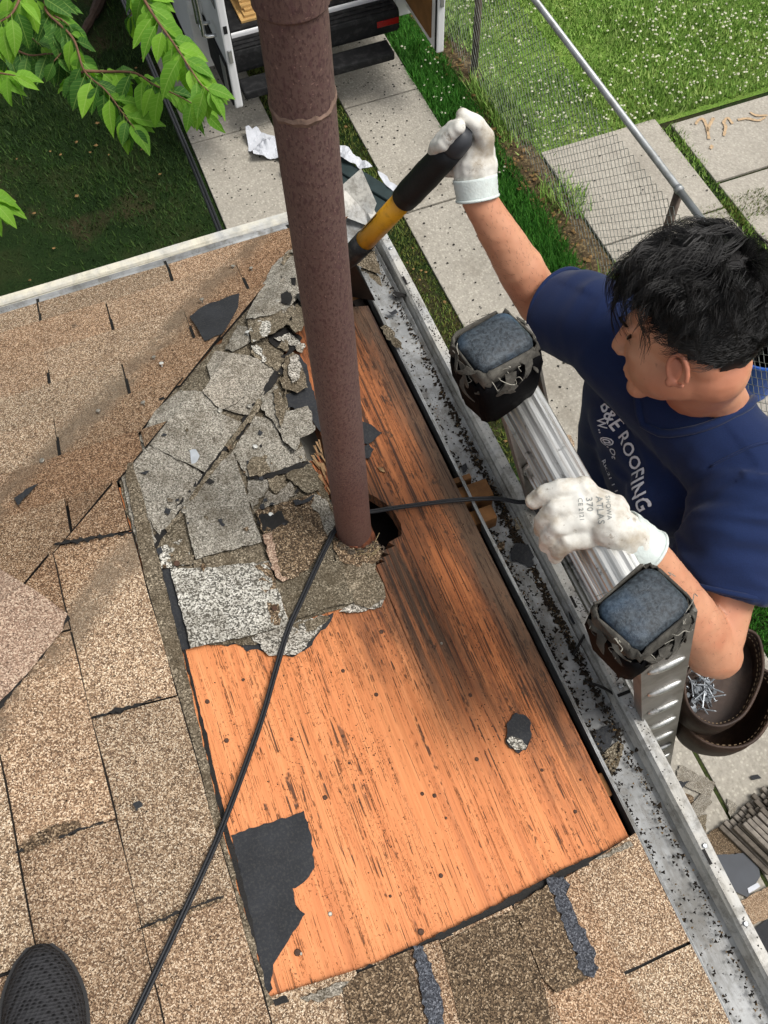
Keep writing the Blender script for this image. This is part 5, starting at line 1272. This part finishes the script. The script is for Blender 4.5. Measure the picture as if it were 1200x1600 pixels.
# ================================================================== the person
def capsule(bm, p0, r0, p1, r1, n=20):
    p0, p1 = Vector(p0), Vector(p1); ax = (p1-p0).normalized(); P_ = []; Q = []
    for k in range(6): a = rad(90*(k+.25)/6); P_.append(p0-ax*(r0*math.cos(a))); Q.append(r0*math.sin(a))
    for k in range(5, -1, -1): a = rad(90*(k+.25)/6); P_.append(p1+ax*(r1*math.cos(a))); Q.append(r1*math.sin(a))
    tube(bm, P_, Q, n)
def ellip(bm, c, r, rot=None):
    q = bmesh.ops.create_uvsphere(bm, u_segments=24, v_segments=16, radius=1.0)
    for v in q['verts']:
        w_ = Vector((v.co.x*r[0], v.co.y*r[1], v.co.z*r[2])); v.co = Vector(c)+(rot @ w_ if rot is not None else w_)
def fuse(bm, voxel, it=6, fac=.5):
    """one continuous skin over overlapping volumes"""
    me = bpy.data.meshes.new('tmp'); bmesh.ops.recalc_face_normals(bm, faces=bm.faces[:]); bm.to_mesh(me); bm.free()
    o = bpy.data.objects.new('tmp', me); col.objects.link(o)
    m = o.modifiers.new('r', 'REMESH'); m.mode = 'VOXEL'; m.voxel_size = voxel; m.use_smooth_shade = True
    s_ = o.modifiers.new('s', 'SMOOTH'); s_.factor = fac; s_.iterations = it
    dg = bpy.context.evaluated_depsgraph_get(); dg.update()
    out = bpy.data.meshes.new_from_object(o.evaluated_get(dg)); bpy.data.objects.remove(o); bpy.data.meshes.remove(me)
    out.polygons.foreach_set('use_smooth', [True]*len(out.polygons)); return out
def displace(me, fn):
    co = [v.co.copy() for v in me.vertices]; no = [v.normal.copy() for v in me.vertices]
    for v, c, n in zip(me.vertices, co, no): v.co = c+n*fn(c, n)
    me.update(); return me
V = Vector
def skin_mat():
    n = NT('tanned_skin', .48, 0, .4)
    f = n.noise(20., 4, .6); base = n.mix(f, 'b98365', 'd09a7b')
    base = n.mix(n.math('MULTIPLY', n.smooth(n.noise(9., 4), .42, .68), .5), base, 'b2684e')
    sp = n.smooth(n.noise(90., 2), .70, .74); base = n.mix(n.math('MULTIPLY', sp, .35), base, '7a4a36')
    n.color(base); n.b.inputs['Subsurface Weight'].default_value = .08; n.b.inputs['Subsurface Radius'].default_value = (.012, .005, .003)
    n.bump(n.noise(420., 3), .12, .001); return n.m
SK = skin_mat()
person = tag(empty('person', (.95, .6, 1.9)), 'person in navy T-shirt and white gloves prying at the roof corner', 'person')
shL, shR = V((.815, .525, 3.355)), V((.735, .85, 3.385))
elL, wrL = V((.672, .315, 3.20)), at(1003, 853, 1.345)
elR, wrR = at(843, 470, 1.78), at(744, 306, 1.62)
nk = V((.785, .69, 3.43))
HC = V((.727, .685, 3.588))
FWD = V((-.6068, .7053, -.3665)).normalized(); LFT = V((-.7935, -.5111, .3304)).normalized(); UPH = FWD.cross(LFT)
HM = Matrix((FWD, LFT, UPH)).transposed()
def H(x, y, z): return HC+HM @ V((x, y, z))
bm = bmesh.new()
ellip(bm, H(-.010, 0, .030), (.097, .077, .092), HM)        # skull
ellip(bm, H(.038, 0, -.040), (.060, .057, .078), HM)        # face
ellip(bm, H(.010, .040, -.058), (.055, .022, .040), HM); ellip(bm, H(.010, -.040, -.058), (.055, .022, .040), HM)   # jaw
ellip(bm, H(.055, .030, -.030), (.032, .024, .026), HM); ellip(bm, H(.055, -.030, -.030), (.032, .024, .026), HM)   # cheeks
ellip(bm, H(.078, 0, -.100), (.022, .026, .020), HM)        # chin
capsule(bm, H(.090, 0, .006), .010, H(.112, 0, -.030), .0125)   # nose
ellip(bm, H(.113, 0, -.036), (.0135, .0125, .010), HM)
for s_ in (-1, 1):
    ellip(bm, H(.106, s_*.012, -.040), (.009, .008, .007), HM)
    capsule(bm, H(.088, s_*.010, .016), .010, H(.074, s_*.045, .016), .010)      # brow
capsule(bm, H(.092, -.018, -.066), .0075, H(.092, .018, -.066), .0075); capsule(bm, H(.090, -.014, -.077), .0085, H(.090, .014, -.077), .0085)   # lips
capsule(bm, H(-.035, 0, -.055), .058, nk+V((.01, 0, -.03)), .064)     # neck
capsule(bm, H(-.04, .03, -.03), .035, nk+V((.03, -.05, -.02)), .045); capsule(bm, H(-.04, -.03, -.03), .035, nk+V((.02, .06, -.02)), .045)
ellip(bm, V((.81, .69, 3.2)), (.09, .15, .18)); capsule(bm, shL, .062, shR, .062); ellip(bm, V((.85, .68, 2.95)), (.10, .14, .2))
def limb(pts):
    for (a, ra), (b, rb) in zip(pts, pts[1:]): capsule(bm, a, ra, b, rb)
fL = elL.lerp(wrL, .35)
limb([(shL, .060), (shL.lerp(elL, .55), .056), (elL, .047), (fL, .047), (elL.lerp(wrL, .72), .037), (elL.lerp(wrL, .95), .030)])
ellip(bm, elL+V((.012, -.010, -.014)), (.04, .04, .045))
fR = elR.lerp(wrR, .32)
limb([(shR, .060), (shR.lerp(elR, .5), .055), (elR, .046), (fR, .0445), (elR.lerp(wrR, .7), .036), (elR.lerp(wrR, .97), .0305)])
body = fuse(bm, .0042, 5); displace(body, lambda c, n: .0011*noise.noise(c*28)+.0007*noise.noise(c*70))
obj('body', body, SK, person, True)
# short dark hairs on the forearms
vs0 = []; fs0 = []; bd_ = [(v.co.copy(), v.normal.copy()) for v in body.vertices]
for (ea, wb) in ((elL, wrL), (elR, wrR)):
    ax_ = (wb-ea).normalized(); ln_ = (wb-ea).length
    cand = [(c, n) for c, n in bd_ if .0 < (c-ea).dot(ax_) < ln_*.93 and (c-ea-ax_*(c-ea).dot(ax_)).length < .06 and n.z > -.3]
    for c, n in random.sample(cand, min(520, len(cand))):
        d_ = (ax_*.8+n*.35+V((random.gauss(0, .3), random.gauss(0, .3), random.gauss(0, .3)))).normalized(); sd_ = d_.cross(n).normalized()*.00022; l_ = random.uniform(.006, .012); i = len(vs0)
        vs0 += [c+sd_, c-sd_, c+d_*l_]; fs0.append((i, i+1, i+2))
tag(obj('arm_hair', mesh('arm_hair', vs0, fs0), plain('dark_arm_hair', '2a1a14', .6), person), kind='stuff')
# ears, eyes and eyebrows
bm = bmesh.new()
for s_ in (-1, 1):
    bm = bmesh.new(); rim = [H(-.012+.016*math.cos(a), s_*(.078+.008*max(0, -math.cos(a))), -.026+.025*math.sin(a)) for a in [rad(-110+d*320/14) for d in range(15)]]
    for a, b in zip(rim, rim[1:]): capsule(bm, a, .0043, b, .0043, 8)
    ellip(bm, H(-.004, s_*.073, -.028), (.012, .006, .019), HM); ellip(bm, H(.002, s_*.078, -.048), (.007, .005, .008), HM)
    obj('ear', fuse(bm, .0018, 2), bpy.data.materials.get('reddish_ear_skin') or plain('reddish_ear_skin', 'bd7a60', .5, var=.15, sc=60), person, True)
hairm = NT('black_hair', .5, 0, .3); hairm.color(hairm.mix(hairm.n('NewGeometry', 'Random Per Island'), '070707', '1c1a19')); hairm = hairm.m
for s_ in (-1, 1):
    bm = bmesh.new(); ellip(bm, H(.0815, s_*.031, -.004), (.0035, .011, .0026), HM); obj('eye', bm, plain('dark_eye_line', '2a1810', .3), person, True)
    bm = bmesh.new()
    for i in range(26):
        t = i/25; b0 = H(.0985-.022*t*t, s_*(.014+.036*t), .020+.004*math.sin(3*t)); tube(bm, [b0, b0+HM @ V((.002, s_*.008, .003))], [.0012, .0004], 4)
    obj('eyebrow', bm, hairm, person)
# hair: a close cap of locks over the skull
def skull(th, ph, k=1.0): return H(-.012+.101*k*math.sin(th)*math.cos(ph), .081*k*math.sin(th)*math.sin(ph), .032+.097*k*math.cos(th))
bm = bmesh.new()
capm = bmesh.ops.create_uvsphere(bm, u_segments=48, v_segments=32, radius=1.0)
for v in capm['verts']:
    th = math.acos(max(-1, min(1, v.co.z))); ph = math.atan2(v.co.y, v.co.x); k = 1.06+.04*noise.noise(v.co*5)
    q = skull(th, ph, k); v.co = q
def hairline(ph):
    a = abs(math.degrees(math.atan2(math.sin(ph), math.cos(ph))))
    return rad(66+(a/55)*10 if a < 55 else (76+(a-55)*.9 if a < 95 else 112+min(1, (a-95)/40)*22))
dele = []
for v in bm.verts:
    l = HM.transposed() @ (v.co-HC); x, y, z = (l.x+.012)/.101, l.y/.081, (l.z-.032)/.097
    th = math.atan2(math.hypot(x, y), z); ph = math.atan2(y, x)
    if th > hairline(ph)+.02: dele.append(v)
bmesh.ops.delete(bm, geom=dele, context='VERTS')
hr = empty('hair', (0, 0, 0)); bpy.data.objects.remove(hr)
hcap = obj('hair', bm, hairm, person, True)
vs = []; fs = []
def strand(p, r0):
    i0 = len(vs); m = len(p)
    for i, q in enumerate(p):
        t = (p[min(i+1, m-1)]-p[max(i-1, 0)]); x, y = frame(q, t); r = r0*(1-.75*i/(m-1))
        for k in range(3): vs.append(q+(x*math.cos(2.0944*k)+y*math.sin(2.0944*k))*r)
        if i:
            a = i0+3*(i-1); b = i0+3*i
            for k in range(3): fs.append((a+k, a+(k+1) % 3, b+(k+1) % 3, b+k))
random.seed(5)
nclump = 900
for ci in range(nclump):
    th = math.acos(1-random.random()*1.55); ph = random.uniform(-math.pi, math.pi)
    if th > hairline(ph)-.03: continue
    a = abs(math.degrees(ph)); side = th > rad(62)
    ln = (random.uniform(.055, .10) if not side else random.uniform(.020, .034))*(1.15 if a < 60 and th < rad(62) else 1)
    # comb direction: outward from the crown at the back, forward fringe
    cx_, cy_ = math.sin(th)*math.cos(ph)+.55, math.sin(th)*math.sin(ph)*1.1; ang = math.atan2(cy_, cx_)+random.gauss(0, .45 if th > .7 or a < 90 else 1.0)
    if a < 75 and th > hairline(ph)-.32: ln *= .5
    wv = random.uniform(0, 6.28); wa = random.uniform(.006, .016)*(1 if not side else .3); lift = random.uniform(.010, .034)*(1 if not side else .3)
    for si in range(15 if not side else 10):
        t0, p0 = th+random.gauss(0, .05), ph+random.gauss(0, .05)/max(.3, math.sin(th)); base = skull(t0, p0, 1.02); nr = HM @ V((math.sin(t0)*math.cos(p0)/.101, math.sin(t0)*math.sin(p0)/.081, math.cos(t0)/.097)); nr.normalize()
        d = HM @ V((math.cos(ang), math.sin(ang), 0)); d = (d-nr*d.dot(nr)).normalized(); sd = nr.cross(d); pts = []; q = base.copy(); dd = (nr*.8+d*.7).normalized(); n = 8; l2 = ln*random.uniform(.8, 1.15)
        for k in range(n):
            pts.append(q.copy()); t = k/(n-1)
            out_ = (q-H(-.012, 0, .032)); lr = HM.transposed() @ out_; rr = math.sqrt((lr.x/.101)**2+(lr.y/.081)**2+(lr.z/.097)**2)
            nn = out_.normalized(); dd = (dd*.5+d*.5+nn*((1.06+lift*7-rr)*2.8)+V((0, 0, -.10*t))).normalized()
            q = q+dd*(l2/(n-1))+sd*(wa*math.sin(wv+t*8.5)*.55)+nr*(wa*math.cos(wv+t*8.5)*.4)
        strand(pts, .00062 if not side else .00048)
tag(obj('hair_strands', mesh('hair_strands', vs, fs), hairm, hcap), kind='stuff')
random.seed(33)

# ------------------------------------------------------------------ clothing
def navy():
    n = NT('navy_cotton', .85, 0, .15); f = n.noise(6., 4)
    base = n.mix(f, '131f43', '1a2c51'); wv = n.noise(520., 2); base = n.mix(1., base, n.ramp(wv, [(.3, .82), (.7, 1.06)]), 'MULTIPLY')
    n.color(base); n.b.inputs['Sheen Weight'].default_value = .12; n.bump(wv, .25, .0012); return n.m
NV = navy()
bm = bmesh.new()
ellip(bm, V((.815, .69, 3.20)), (.130, .195, .215)); ellip(bm, V((.845, .685, 2.96)), (.150, .190, .22))
capsule(bm, shL+V((0, .02, -.005)), .088, shR+V((0, -.02, -.005)), .086)
capsule(bm, nk+V((.005, -.02, -.045)), .075, shL, .080); capsule(bm, nk+V((.0, .02, -.045)), .075, shR, .078)
capsule(bm, shR+V((.025, -.03, -.04)), .082, V((.795, .80, 2.98)), .088); ellip(bm, V((.735, .765, 3.24)), (.06, .075, .09)); ellip(bm, V((.745, .60, 3.22)), (.075, .075, .09))
sL = shL.lerp(elL, .66); sR = shR.lerp(elR, .76)
tube(bm, [shL, shL.lerp(elL, .3), shL.lerp(elL, .5), sL], [.086, .087, .083, .080], 28)
tube(bm, [shR, shR.lerp(elR, .45), shR.lerp(elR, .75), sR], [.084, .083, .080, .077], 28)
shirt = fuse(bm, .0055, 7)
dL = (elL-shL).normalized(); dR = (elR-shR).normalized()
def folds(c, n):
    q = c-V((.79, .56, 3.24)); a = math.atan2(q.z+.2*q.x, q.y); r = q.length
    f = .0075*(1-abs(noise.noise((a*3.2, r*2.5, 1.3))*2.2))*min(1, max(0, (r-.03)/.09))
    f += .0055*noise.noise((c.x*6+c.z*14, c.y*20, c.z*7))
    u = (c-shL).dot(dL)
    if 0 < u < .2 and (c-shL-dL*u).length < .105: f += .0075*(1-abs(noise.noise(((u*46)+c.z*10, c.y*9, c.x*8))*2))
    u = (c-shR).dot(dR)
    if .02 < u and (c-shR-dR*u).length < .105: f += .0055*noise.noise((u*30, c.z*12, c.x*9))
    if n.x < -.3 and c.y > .5: f *= .4
    return f
displace(shirt, folds)
sho = obj('shirt', shirt, NV, person, True); _m = sho.modifiers.new('soften', 'SMOOTH'); _m.factor = .5; _m.iterations = 3
bv = BVHTree.FromPolygons([v.co.copy() for v in shirt.vertices], [p.vertices[:] for p in shirt.polygons])
def on_shirt(o, d, off=.0012):
    h = bv.ray_cast(o, d)
    return (h[0]+h[1]*off) if h[0] is not None else None
# neckband and hems
ringp = []
for k in range(41):
    a = 6.2832*k/40; ring_c = nk+V((.012, -.004, -.022)); dirv = V((math.cos(a), math.sin(a), 0))
    o0 = ring_c+dirv*(.088+.018*max(0, -math.cos(a)))+V((0, 0, .25)); h = on_shirt(o0, V((0, 0, -1)), .001)
    ringp.append(h if h else o0-V((0, 0, .3)))
bm = bmesh.new(); tube(bm, ringp, .0075, 8)
for v in bm.verts: pass
nb = obj('neckband', bm, NV, sho, True)
for p_, d_, r_ in ((sL, dL, .083), (sR, dR, .0772)):
    x, y = frame(p_, d_); ring_ = [p_-d_*.006+(x*math.cos(6.2832*k/36)+y*math.sin(6.2832*k/36))*(r_+.0005) for k in range(37)]
    bm = bmesh.new(); tube(bm, ring_, .0048, 8); obj('sleeve_hem', bm, NV, sho, True)
seam = []
for k in range(9):
    t = k/8; q = shL.lerp(nk+V((.03, -.02, 0)), .10)+V((.075-.15*t, -.015+.02*t, .25)); h = on_shirt(q, V((0, 0, -1)), .0006)
    if h: seam.append(h)
if len(seam) > 3: obj('shoulder_seam', tubem(spline(seam, 4), .0022, 6), NV, sho, True)
# white lettering across the chest
lettm = plain('white_shirt_print', 'dfe3ec', .7, var=.08, sc=80)
def textmesh(s_, size, bold=.012):
    c = bpy.data.curves.new('txt', 'FONT'); c.body = s_; c.size = size; c.offset = size*bold; c.resolution_u = 3; c.space_character = 1.06
    o = bpy.data.objects.new('txt', c); col.objects.link(o); dg = bpy.context.evaluated_depsgraph_get(); dg.update()
    me = bpy.data.meshes.new_from_object(o.evaluated_get(dg)); bpy.data.objects.remove(o); bpy.data.curves.remove(c)
    bm = bmesh.new(); bm.from_mesh(me); bpy.data.meshes.remove(me)
    bmesh.ops.triangulate(bm, faces=bm.faces[:])
    for _ in range(4):
        es = [e for e in bm.edges if e.calc_length() > size*.10]
        if es: bmesh.ops.subdivide_edges(bm, edges=es, cuts=1); bmesh.ops.triangulate(bm, faces=bm.faces[:])
    return bm
def chest_text(s_, size, y0, z0, zslope, wscale, name='lettering'):
    """read from his right to his left across the chest; y falls from y0"""
    bm = textmesh(s_, size); bad = []
    for v in bm.verts:
        y = y0-v.co.x*wscale; z = z0+v.co.y+v.co.x*zslope; h = on_shirt(V((.3, y, z)), V((1, 0, 0)), .0011)
        if h is None: bad.append(v)
        else: v.co = h
    if bad: bmesh.ops.delete(bm, geom=bad, context='VERTS')
    return obj(name, bm, lettm, sho)
def seen(u, v):
    h = bv.ray_cast(V((0, 0, CZ)), ray(u, v).normalized()); return h[0] if h[0] is not None else G(u, v, 3.2)
def line_text(s_, a, b, size):
    p, q = seen(*a), seen(*b); bm = textmesh(s_, size, .016); xs = [v.co.x for v in bm.verts]; w_ = max(xs)-min(xs); bm.free()
    dy, dz = q.y-p.y, q.z-p.z; bm = textmesh(s_, size, .016); bad = []
    e = V((0, dy, dz)).normalized(); upv = V((0, e.z, -e.y)) if -e.y > 0 else V((0, -e.z, e.y))
    for v in bm.verts:
        t = (v.co.x-min(xs))/w_; y = p.y+dy*t+upv.y*v.co.y; z = p.z+dz*t+upv.z*v.co.y; h = on_shirt(V((.3, y, z)), V((1, 0, 0)), .0022)
        if h is None: bad.append(v)
        else: v.co = h
    if bad: bmesh.ops.delete(bm, geom=bad, context='VERTS')
    return obj('lettering', bm, lettm, sho)
line_text('B&E ROOFING', (940, 634), (1000, 800), .046)
line_text('W.. @.Ot', (934, 652), (958, 716), .034)
line_text('RK.21 1 1', (942, 720), (963, 768), .024)
# trousers and boots
den = plain('dark_work_trousers', '23252c', .9, var=.3, sc=20, bump=.3, bsc=300)
bm = bmesh.new(); ftL, ftR = V((.93, .45, 1.97)), V((.93, .60, 1.97)); hpL, hpR = V((.885, .60, 2.77)), V((.875, .77, 2.77)); knL, knR = V((.87, .50, 2.36)), V((.86, .66, 2.36))
capsule(bm, hpL, .12, hpR, .12)
for h_, k_, f_ in ((hpL, knL, ftL), (hpR, knR, ftR)): capsule(bm, h_, .098, k_, .068); capsule(bm, k_, .068, f_+V((0, 0, .06)), .055)
obj('trousers', fuse(bm, .008, 5), den, person, True)
for f_ in (ftL, ftR):
    bm = bmesh.new(); capsule(bm, f_+V((.02, 0, .07)), .045, f_+V((.02, 0, .0)), .045); capsule(bm, f_+V((.03, 0, -.01)), .04, f_+V((-.13, 0, -.018)), .036); obj('boot', fuse(bm, .006, 4), plain('brown_work_boot', '4a3524', .7, var=.3), person, True)
# gloves
def glove_mat():
    n = NT('dirty_white_glove', .8, 0, .25); f = n.noise(16., 5, .65)
    base = n.mix(n.smooth(f, .42, .72), 'd4d2ca', 'a59a88'); base = n.mix(n.math('MULTIPLY', n.smooth(n.noise(60., 5, .7), .58, .68), .6), base, '7a6c5a')
    n.color(base); n.bump(n.noise(500., 2), .3, .001); return n.m
GM = glove_mat()
cuffm = plain('pale_knit_cuff', 'cfd8d4', .85, var=.1, sc=60, bump=.5, bsc=300, dirt='a9a396', dsc=14, damt=.4)
RC = None
for y in [i/400 for i in range(100, 330)]:
    c = lad_pt(y, RZ, .018); u, v, d = proj(c)
    if RC is None or abs(v-805) < abs(RC[1]-805): RC = (u, v, d, c)
rd = RC[2]
def chain(bm, pts, r):
    for i in range(len(pts)-1): capsule(bm, pts[i], r[i], pts[i+1], r[i+1], 14)
bm = bmesh.new()
top = rd-.034
kn = [(912, 762, top), (903, 788, top-.004), (905, 815, top-.003), (914, 840, top+.004)]
chain(bm, [at(992, 846, rd-.022), at(955, 822, top-.004)], [.031, .034]); chain(bm, [at(950, 800, top), at(920, 782, top+.002)], [.030, .022]); chain(bm, [at(960, 835, top+.004), at(925, 826, top+.005)], [.028, .021])
chain(bm, [at(945, 815, top-.002), at(915, 803, top)], [.026, .020])
for k, (u, v, d) in enumerate(kn): chain(bm, [at(948, 812+6*k, top+.004), at(u, v, d)], [.020, .0165])
gl_f = [[(912, 762, top), (874, 764, top-.002), (850, 772, top+.008), (834, 783, top+.020)],
        [(903, 788, top-.004), (868, 796, top-.002), (850, 812, top+.016), (846, 826, top+.036)],
        [(905, 815, top-.003), (873, 822, top+.0), (858, 838, top+.018), (854, 851, top+.038)],
        [(914, 840, top+.004), (888, 847, top+.006), (873, 858, top+.022), (868, 868, top+.038)]]
for f_ in gl_f: chain(bm, [at(*q) for q in f_], [.0155, .0142, .0135, .0118])
chain(bm, [at(962, 846, rd-.005), at(935, 852, rd+.022), at(905, 842, rd+.042), at(885, 822, rd+.05)], [.020, .018, .016, .013])   # thumb below the rung
gl = fuse(bm, .0026, 3)
displace(gl, lambda c, n: .0011*noise.noise(c*90)+.0012*(1-abs(noise.noise((c.x*60+c.y*30, c.y*40, c.z*60))*2)))
g1_ = obj('glove', gl, GM, person, True); g1_['label'] = 'dirty white glove gripping the ladder rung'
def cuff(w0, w1, r0, r1, parent):
    ax_ = (w1-w0); n = 9; pts = [w0+ax_*(i/(n-1)) for i in range(n)]; rr = [r0+(r1-r0)*i/(n-1)+(.0008 if i % 2 else 0) for i in range(n)]
    bm = bmesh.new(); tube(bm, pts, rr, 28, False); o = obj('cuff', bm, cuffm, parent, True); md = o.modifiers.new('thick', 'SOLIDIFY'); md.thickness = .003
    x, y = frame(w1, ax_); bm = bmesh.new(); tube(bm, [w1+(x*math.cos(6.2832*k/30)+y*math.sin(6.2832*k/30))*r1 for k in range(31)], .0028, 8); obj('cuff_edge', bm, cuffm, parent, True)
wl0 = at(968, 830, rd-.024); wl1 = wrL.lerp(elL, .06)
cuff(wl0, wl1, .036, .0375, g1_)
# print on the back of the glove
gb = BVHTree.FromPolygons([v.co.copy() for v in gl.vertices], [p.vertices[:] for p in gl.polygons])
inkm = plain('grey_glove_print', '8f928f', .8)
gx = (at(938, 858, top)-at(930, 772, top)).normalized(); gn = (V((0, 0, CZ))-at(940, 812, top)).normalized(); gy = gn.cross(gx).normalized()
for i, (t_, s_, off) in enumerate((('SHOWA', .0085, -.009), ('ATLAS', .0125, .004), ('370', .0125, .018), ('CE 2121', .0085, .029))):
    bm = textmesh(t_, s_, .01); o0 = at(938, 778, top)-gy*(-off)*0; bad = []
    for v in bm.verts:
        q = at(936, 776, top)+gx*v.co.x*1.05+gy*v.co.y-gy*off*-1*0+(-gy)*(off)
        h = gb.ray_cast(q+gn*.08, -gn)
        if h[0] is None: bad.append(v)
        else: v.co = h[0]+h[1]*.0006
    if bad: bmesh.ops.delete(bm, geom=bad, context='VERTS')
    obj('glove_print', bm, inkm, g1_)
# raised glove round the tool
bm = bmesh.new()
chain(bm, [at(742, 292, 1.615), at(745, 262, 1.60), at(746, 232, 1.585)], [.033, .037, .030]); chain(bm, [at(732, 280, 1.61), at(728, 252, 1.60)], [.026, .024])
chain(bm, [at(752, 240, 1.58), at(757, 215, 1.555), at(744, 194, 1.535), at(723, 179, 1.525)], [.022, .0175, .015, .0115])
ofs = [(0, 0, 0), (-9, 8, .018), (-17, 17, .036), (-25, 27, .054)]
for k, (du, dv, dd) in enumerate(ofs):
    chain(bm, [at(738+du*.3, 236+dv*.9, 1.60+dd*.2), at(727+du, 238+dv, 1.605+dd*.55), at(704+du, 214+dv, 1.575+dd*.55), at(708+du, 200+dv, 1.535+dd*.5), at(717+du, 199+dv, 1.512+dd*.5)], [.017, .0145, .0135, .0135, .0115])
gr_ = fuse(bm, .0028, 3); displace(gr_, lambda c, n: .0010*noise.noise(c*80))
g2_ = obj('glove', gr_, GM, person, True); g2_['label'] = 'white glove wrapped round the black grip'
cuff(at(742, 276, 1.608), wrR.lerp(elR, .02)+V((0, 0, 0)), .0385, .0365, g2_)

# ------------------------------------------------------------------ leather tool pouch
lea = plain('dark_brown_leather', '3d2c22', .6, var=.35, sc=14, bump=.4, bsc=120, spec=.35, dirt='5c4636', dsc=12, damt=.5); sti = plain('tan_stitching', '9a8468', .8)
belt = []
for k in range(33):
    a = 6.2832*k/32; belt.append(V((.865+.165*math.cos(a), .685+.20*math.sin(a), 2.93)))
bm = bmesh.new(); prism(bm, None, [[p+V((0, 0, -.022)), p+V((0, 0, .022)), p+V((.004, .004, .022)), p+V((.004, .004, -.022))] for p in belt], True, False); pouch = obj('tool_belt', bm, lea, person)
def pocket(rim_px, z, deep, shrink):
    rim = spline([G(u, v, z) for u, v in rim_px]+[G(*rim_px[0], z)], 5)[:-1]; n = len(rim); c = sum(rim, V())/n; c = c+V((.02, .03, 0))
    lv = [(1.0, .0), (1.0, -.25), (.96, -.5), (.86, -.75), (.6, -.95), (.2, -1.0)]
    bm = bmesh.new(); rg = [[bm.verts.new(c+(p-c)*k+V((0, 0, deep*h))) for p in rim] for k, h in lv]
    for a, b in zip(rg, rg[1:]):
        for k in range(n): bm.faces.new((a[k], a[(k+1) % n], b[(k+1) % n], b[k]))
    bm.faces.new(rg[-1]); bmesh.ops.recalc_face_normals(bm, faces=bm.faces[:]); o = obj('pouch_pocket', bm, lea, pouch, True); md = o.modifiers.new('thick', 'SOLIDIFY'); md.thickness = .0045; md.offset = 0
    bm = bmesh.new(); tube(bm, rim+[rim[0]], .0036, 8); obj('pocket_rim', bm, lea, pouch, True)
    bm = bmesh.new()
    for row, dz in ((.93, -.008), (.89, -.016)):
        rr = [c+(p-c)*(row+.035)+V((0, 0, dz)) for p in spline(rim, 2)]
        for k in range(0, len(rr)-1, 2): tube(bm, [rr[k], rr[k+1]], .0009, 4)
    obj('stitching', bm, sti, pouch)
    return c, rim
pocket([(1066, 1100), (1076, 1138), (1112, 1164), (1160, 1166), (1192, 1142), (1214, 1090), (1200, 1050), (1150, 1040), (1095, 1060)], 2.80, .17, .8)
pc_, prim = pocket([(1068, 1062), (1074, 1100), (1096, 1126), (1128, 1134), (1162, 1116), (1186, 1070), (1192, 1030), (1180, 990), (1140, 985), (1095, 1020)], 2.885, .17, .8)
# loose roofing nails lying in the pouch
nm_ = plain('bright_galvanised_nail', 'a3a9ae', .42, .55, var=.25, sc=90)
bm = bmesh.new(); tube(bm, [(0, 0, 0), (0, 0, .030), (0, 0, .034)], [.0016, .0016, .0003], 6); tube(bm, [(0, 0, -.0012), (0, 0, 0)], .0052, 12); nme = bpy.data.meshes.new('nail'); bm.to_mesh(nme); bm.free(); nme.materials.append(nm_)
obj('pocket_lining', mesh('pocket_lining', [V(pc_)+(p-V(pc_))*.97+V((0, 0, -.055)) for p in prim], [tuple(range(len(prim)))]), lea, pouch)
for i in range(58):
    u, v = random.gauss(1096, 12), random.gauss(1076, 17)
    p = G(u, v, 2.838+random.uniform(0, .02)); o = bpy.data.objects.new('nail', nme); o.location = p; o.rotation_euler = (random.choice((random.uniform(1.1, 2.0), random.uniform(2.2, 3.9))), random.uniform(-.6, .6), random.uniform(0, 6.28))
    col.objects.link(o); tag(o, 'one of the alike loose bright roofing nails in the leather pouch', 'nail', 'loose nails in the pouch')
